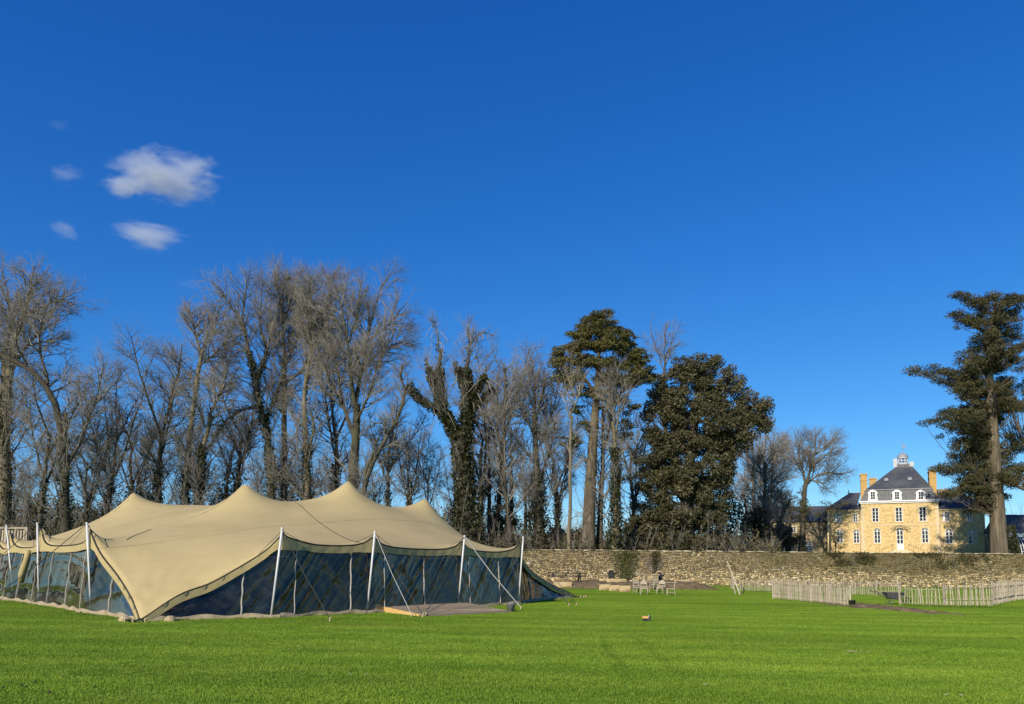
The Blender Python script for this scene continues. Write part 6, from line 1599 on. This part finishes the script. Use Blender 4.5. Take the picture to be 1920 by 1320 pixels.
# ------------------------------------------------------------------ grass blades: four tufted mats set side by side over the near lawn
def grass():
    mats = []
    for s in range(4):
        rg = np.random.default_rng(300 + s); n = 3400
        b = np.column_stack([rg.uniform(-.56, .56, n), rg.uniform(-.56, .56, n), np.zeros(n)])
        cl = rg.uniform(-.5, .5, (26, 2)); near = np.min(np.linalg.norm(b[:, None, :2] - cl[None], axis=2), axis=1)
        h = rg.uniform(.015, .030, n) * (1 + .6 * np.exp(-near / .05)); a = rg.uniform(0, 6.283, n); w = rg.uniform(.0028, .0052, n)
        d = np.column_stack([np.cos(a), np.sin(a), np.zeros(n)]); side = np.column_stack([-np.sin(a), np.cos(a), np.zeros(n)])
        lean = rg.uniform(.1, .9, n)[:, None]
        mid = b + np.array([0, 0, 1]) * (h * .6)[:, None] + d * (h[:, None] * lean * .25); tip = b + np.array([0, 0, 1]) * h[:, None] + d * (h[:, None] * lean)
        V = np.stack([b - side * w[:, None], b + side * w[:, None], mid + side * w[:, None] * .8, mid - side * w[:, None] * .8, tip], axis=1).reshape(-1, 3)
        i = np.arange(n)[:, None] * 5; Fq = np.concatenate([np.concatenate([i, i + 1, i + 2], 1), np.concatenate([i, i + 2, i + 3], 1), np.concatenate([i + 3, i + 2, i + 4], 1)])
        t = rg.uniform(.80, 1.2, (n, 1)) * np.array([[1, 1, 1]]); dry = rg.random(n) < .05; t[dry] = np.array([1.25, 1.05, 1.3])
        me = npmesh('grass_mat', V, Fq, tint=np.repeat(t, 5, axis=0)); me.materials.append(M['blade'])
        mats.append(bpy.data.objects.new('grass_mat', me))
    rg = np.random.default_rng(310); pts = []
    y = 6.6
    while y < 62:
        half = y * .74 + 3.5; x = -half
        while x < half:
            pts.append((x + rg.uniform(-.06, .06), y + rg.uniform(-.06, .06), .0)); x += 1.0
        y += 1.0
    # no grass inside the tent, under the platform or on the bare earth
    q0, q1 = TC0, TC1
    dirx = (q1 - q0).normalized(); nx = Vector((-dirx.y, dirx.x, 0))
    ed = [tent_poles[k][0] for k in ('P4', 'P5', 'P7')]
    poly = [TC0 + Vector((.3, .5, 0)), ed[0] + Vector((-.3, .6, 0)), ed[1] + Vector((-.5, .5, 0)), ed[2] + Vector((-.7, .3, 0)), TC1 + Vector((-.8, .6, 0)), TC1 + Vector((-14, 15, 0)), TC0 + Vector((-16, 16, 0)), tent_poles['P1'][0] + Vector((.5, .6, 0)), tent_poles['P3'][0] + Vector((.5, .5, 0))]
    deckp = [gnd(788, 1156), gnd(956, 1149), Vector(pole6[0]), gnd(712, 1147)]
    def inside(p, poly):
        c = False
        for i in range(len(poly)):
            a, b = poly[i], poly[i - 1]
            if (a.y > p[1]) != (b.y > p[1]) and p[0] < (b.x - a.x) * (p[1] - a.y) / (b.y - a.y) + a.x: c = not c
        return c
    e0 = gnd(1640, 1139)
    def keep(p):
        if inside(p, poly): return False
        if inside(p, deckp): return False
        if ((p[0] - e0.x) / 1.6) ** 2 + ((p[1] - e0.y) / 2.2) ** 2 < 1: return False
        return p[1] < BED_Y - .6 or p[0] > gnd(1350, 1105).x
    pts = [p for p in pts if keep(p)]
    me = bpy.data.meshes.new('grass'); me.from_pydata(pts, [], []); o = link('grass', me, None); tag(o, 'short green grass blades covering the lawn', 'grass', kind='stuff')
    ng = bpy.data.node_groups.new('grass_mats', 'GeometryNodeTree')
    ng.interface.new_socket('Geometry', in_out='INPUT', socket_type='NodeSocketGeometry'); ng.interface.new_socket('Geometry', in_out='OUTPUT', socket_type='NodeSocketGeometry')
    gi = ng.nodes.new('NodeGroupInput'); go = ng.nodes.new('NodeGroupOutput'); join = ng.nodes.new('GeometryNodeJoinGeometry')
    for s, mo in enumerate(mats):
        oi = ng.nodes.new('GeometryNodeObjectInfo'); oi.inputs['Object'].default_value = mo; oi.inputs['As Instance'].default_value = True
        ip = ng.nodes.new('GeometryNodeInstanceOnPoints')
        rv = ng.nodes.new('FunctionNodeRandomValue'); rv.data_type = 'INT'; rv.inputs[4].default_value = 0; rv.inputs[5].default_value = 3; rv.inputs['Seed'].default_value = 5
        cp = ng.nodes.new('FunctionNodeCompare'); cp.data_type = 'INT'; cp.operation = 'EQUAL'; cp.inputs[3].default_value = s
        ng.links.new(rv.outputs[2], cp.inputs[2]); ng.links.new(cp.outputs[0], ip.inputs['Selection'])
        ri = ng.nodes.new('FunctionNodeRandomValue'); ri.data_type = 'INT'; ri.inputs[4].default_value = 0; ri.inputs[5].default_value = 3; ri.inputs['Seed'].default_value = 9
        ml = ng.nodes.new('ShaderNodeMath'); ml.operation = 'MULTIPLY'; ml.inputs[1].default_value = math.pi / 2; ng.links.new(ri.outputs[2], ml.inputs[0])
        cx = ng.nodes.new('ShaderNodeCombineXYZ'); ng.links.new(ml.outputs[0], cx.inputs[2]); ng.links.new(cx.outputs[0], ip.inputs['Rotation'])
        ng.links.new(gi.outputs[0], ip.inputs['Points']); ng.links.new(oi.outputs['Geometry'], ip.inputs['Instance']); ng.links.new(ip.outputs[0], join.inputs[0])
    ng.links.new(join.outputs[0], go.inputs[0])
    md = o.modifiers.new('grass_mats', 'NODES'); md.node_group = ng
grass()

# ------------------------------------------------------------------ clouds: small fair weather puffs, far off
def cloud_mat(name, dens, seed, scale, fill=.16):
    m = bpy.data.materials.new(name); m.use_nodes = True; t = m.node_tree; t.nodes.clear()
    o = t.nodes.new('ShaderNodeOutputMaterial'); pv = t.nodes.new('ShaderNodeVolumePrincipled'); t.links.new(pv.outputs[0], o.inputs['Volume'])
    pv.inputs['Color'].default_value = (1, 1, 1, 1); pv.inputs['Anisotropy'].default_value = -.35
    tc = t.nodes.new('ShaderNodeTexCoord')
    mp = t.nodes.new('ShaderNodeMapping'); mp.inputs['Location'].default_value = (seed, seed * .7, 0); t.links.new(tc.outputs['Object'], mp.inputs[0])
    n = N(t, 'ShaderNodeTexNoise', Scale=scale, Detail=9, Roughness=.68, Distortion=.25); t.links.new(mp.outputs[0], n.inputs['Vector'])
    ln = N(t, 'ShaderNodeVectorMath', operation='LENGTH'); t.links.new(tc.outputs['Object'], ln.inputs[0])
    fa = N(t, 'ShaderNodeMapRange'); fa.inputs[1].default_value = .15; fa.inputs[2].default_value = 1.0; fa.inputs[3].default_value = fill; fa.inputs[4].default_value = -.30; t.links.new(ln.outputs['Value'], fa.inputs[0])
    ad = N(t, 'ShaderNodeMath', operation='ADD'); t.links.new(n.outputs[0], ad.inputs[0]); t.links.new(fa.outputs[0], ad.inputs[1])
    mr = N(t, 'ShaderNodeMapRange'); mr.inputs[1].default_value = .47; mr.inputs[2].default_value = .66; mr.inputs[3].default_value = 0; mr.inputs[4].default_value = dens; t.links.new(ad.outputs[0], mr.inputs[0])
    t.links.new(mr.outputs[0], pv.inputs['Density'])
    return m
def cloud(px, py, wpx, hpx, dens, seed, label, Y=1500, tilt=0, scale=1.7, fill=.16):
    c = at(px, py, Y); k = (c - EYE).length / F * .98
    bm = bmesh.new(); bmesh.ops.create_icosphere(bm, subdivisions=3, radius=1.0)
    me = bpy.data.meshes.new('cloud'); bm.to_mesh(me); bm.free()
    o = link('cloud', me, cloud_mat('cloud_vapour', dens, seed, scale, fill), None, c); o.scale = (wpx * k, wpx * k * .6, hpx * k); o.rotation_euler = (0, R(tilt), 0)
    tag(o, label, 'cloud', 'small white clouds')
cloud(316, 328, 140, 62, .020, 3.1, 'largest bright white cloud in the upper left sky', tilt=6, fill=.22)
cloud(238, 350, 76, 30, .024, 5.7, 'thin trailing wisp on the lower left of the largest cloud')
cloud(276, 444, 118, 34, .013, 9.2, 'second white cloud, flat, below the largest cloud', tilt=8)
cloud(128, 327, 44, 26, .008, 12.4, 'faint small cloud left of the largest cloud')
cloud(120, 432, 44, 28, .008, 17.7, 'faint wisp left of the flat lower cloud', tilt=25)
cloud(110, 232, 34, 18, .0022, 21.3, 'barely visible smudge of cloud highest at the left')
cloud(352, 532, 40, 26, .0022, 25.9, 'pale smudge of cloud just above the bare trees')

# longer tufts where the mower does not reach: foot of wall and bed, fences, tent skirt
def tufts():
    rg = np.random.default_rng(330); B = []
    def along(a, b, n, sp, h):
        t = rg.random(n); p = np.array(a)[None] * (1 - t)[:, None] + np.array(b)[None] * t[:, None]; p = p + rg.normal(0, sp, (n, 3)) * np.array([1, 1, 0])
        p += np.column_stack([np.sin(t * 47) * sp, np.cos(t * 31) * sp, np.zeros(n)]); B.append(np.column_stack([p, h * rg.uniform(.4, 1.3, n)]))
    g = lambda px, py: tuple(gnd(px, py))
    along((gnd(1350, 1105).x, WALL_Y - .7, 0), (60, WALL_Y - .7, 0), 5000, .22, .22)
    along((gnd(1010, 1105).x, BED_Y - .1, 0), (gnd(1345, 1105).x, BED_Y - .1, 0), 2200, .12, .14)
    for a, b in (((1450, 1123.5), (1596, 1138)), ((1688, 1136), (1772, 1139)), ((1773, 1139), (1862, 1139.5)), ((1864, 1137), (1920, 1125)), ((1388, 1109), (1450, 1111))): along(g(*a), g(*b), 900, .09, .13)
    e = [tuple(TC0)] + [tuple(tent_poles[k][0]) for k in ('P4', 'P5', 'P7')] + [tuple(TC1)]
    for a, b in zip(e, e[1:]): along(np.array(a) - np.array((0, .15, 0)), np.array(b) - np.array((0, .15, 0)), 900, .08, .07)
    e = [tuple(TC0)] + [tuple(tent_poles[k][0]) for k in ('P3', 'P2', 'P1')]
    for a, b in zip(e, e[1:]): along(np.array(a) - np.array((.2, .2, 0)), np.array(b) - np.array((.2, .2, 0)), 700, .08, .07)
    Q = np.concatenate(B); n = len(Q); b = Q[:, :3] * np.array([1, 1, 0]); h = Q[:, 3]; a = rg.uniform(0, 6.283, n); w = .006 + h * .03
    side = np.column_stack([-np.sin(a), np.cos(a), np.zeros(n)]) * w[:, None]; tip = b + np.column_stack([np.cos(a) * .4, np.sin(a) * .4, np.ones(n)]) * h[:, None]
    V = np.stack([b - side, b + side, tip], axis=1).reshape(-1, 3); t = np.repeat(rg.uniform(.6, 1.1, (n, 1)) * np.array([[.9, .95, 1.0]]), 3, axis=0)
    o = link('grass_tufts', npmesh('grass_tufts', V, np.arange(3 * n).reshape(n, 3), tint=t), M['blade']); tag(o, 'longer grass tufts along wall foot, fences and tent skirt', kind='stuff')
tufts()
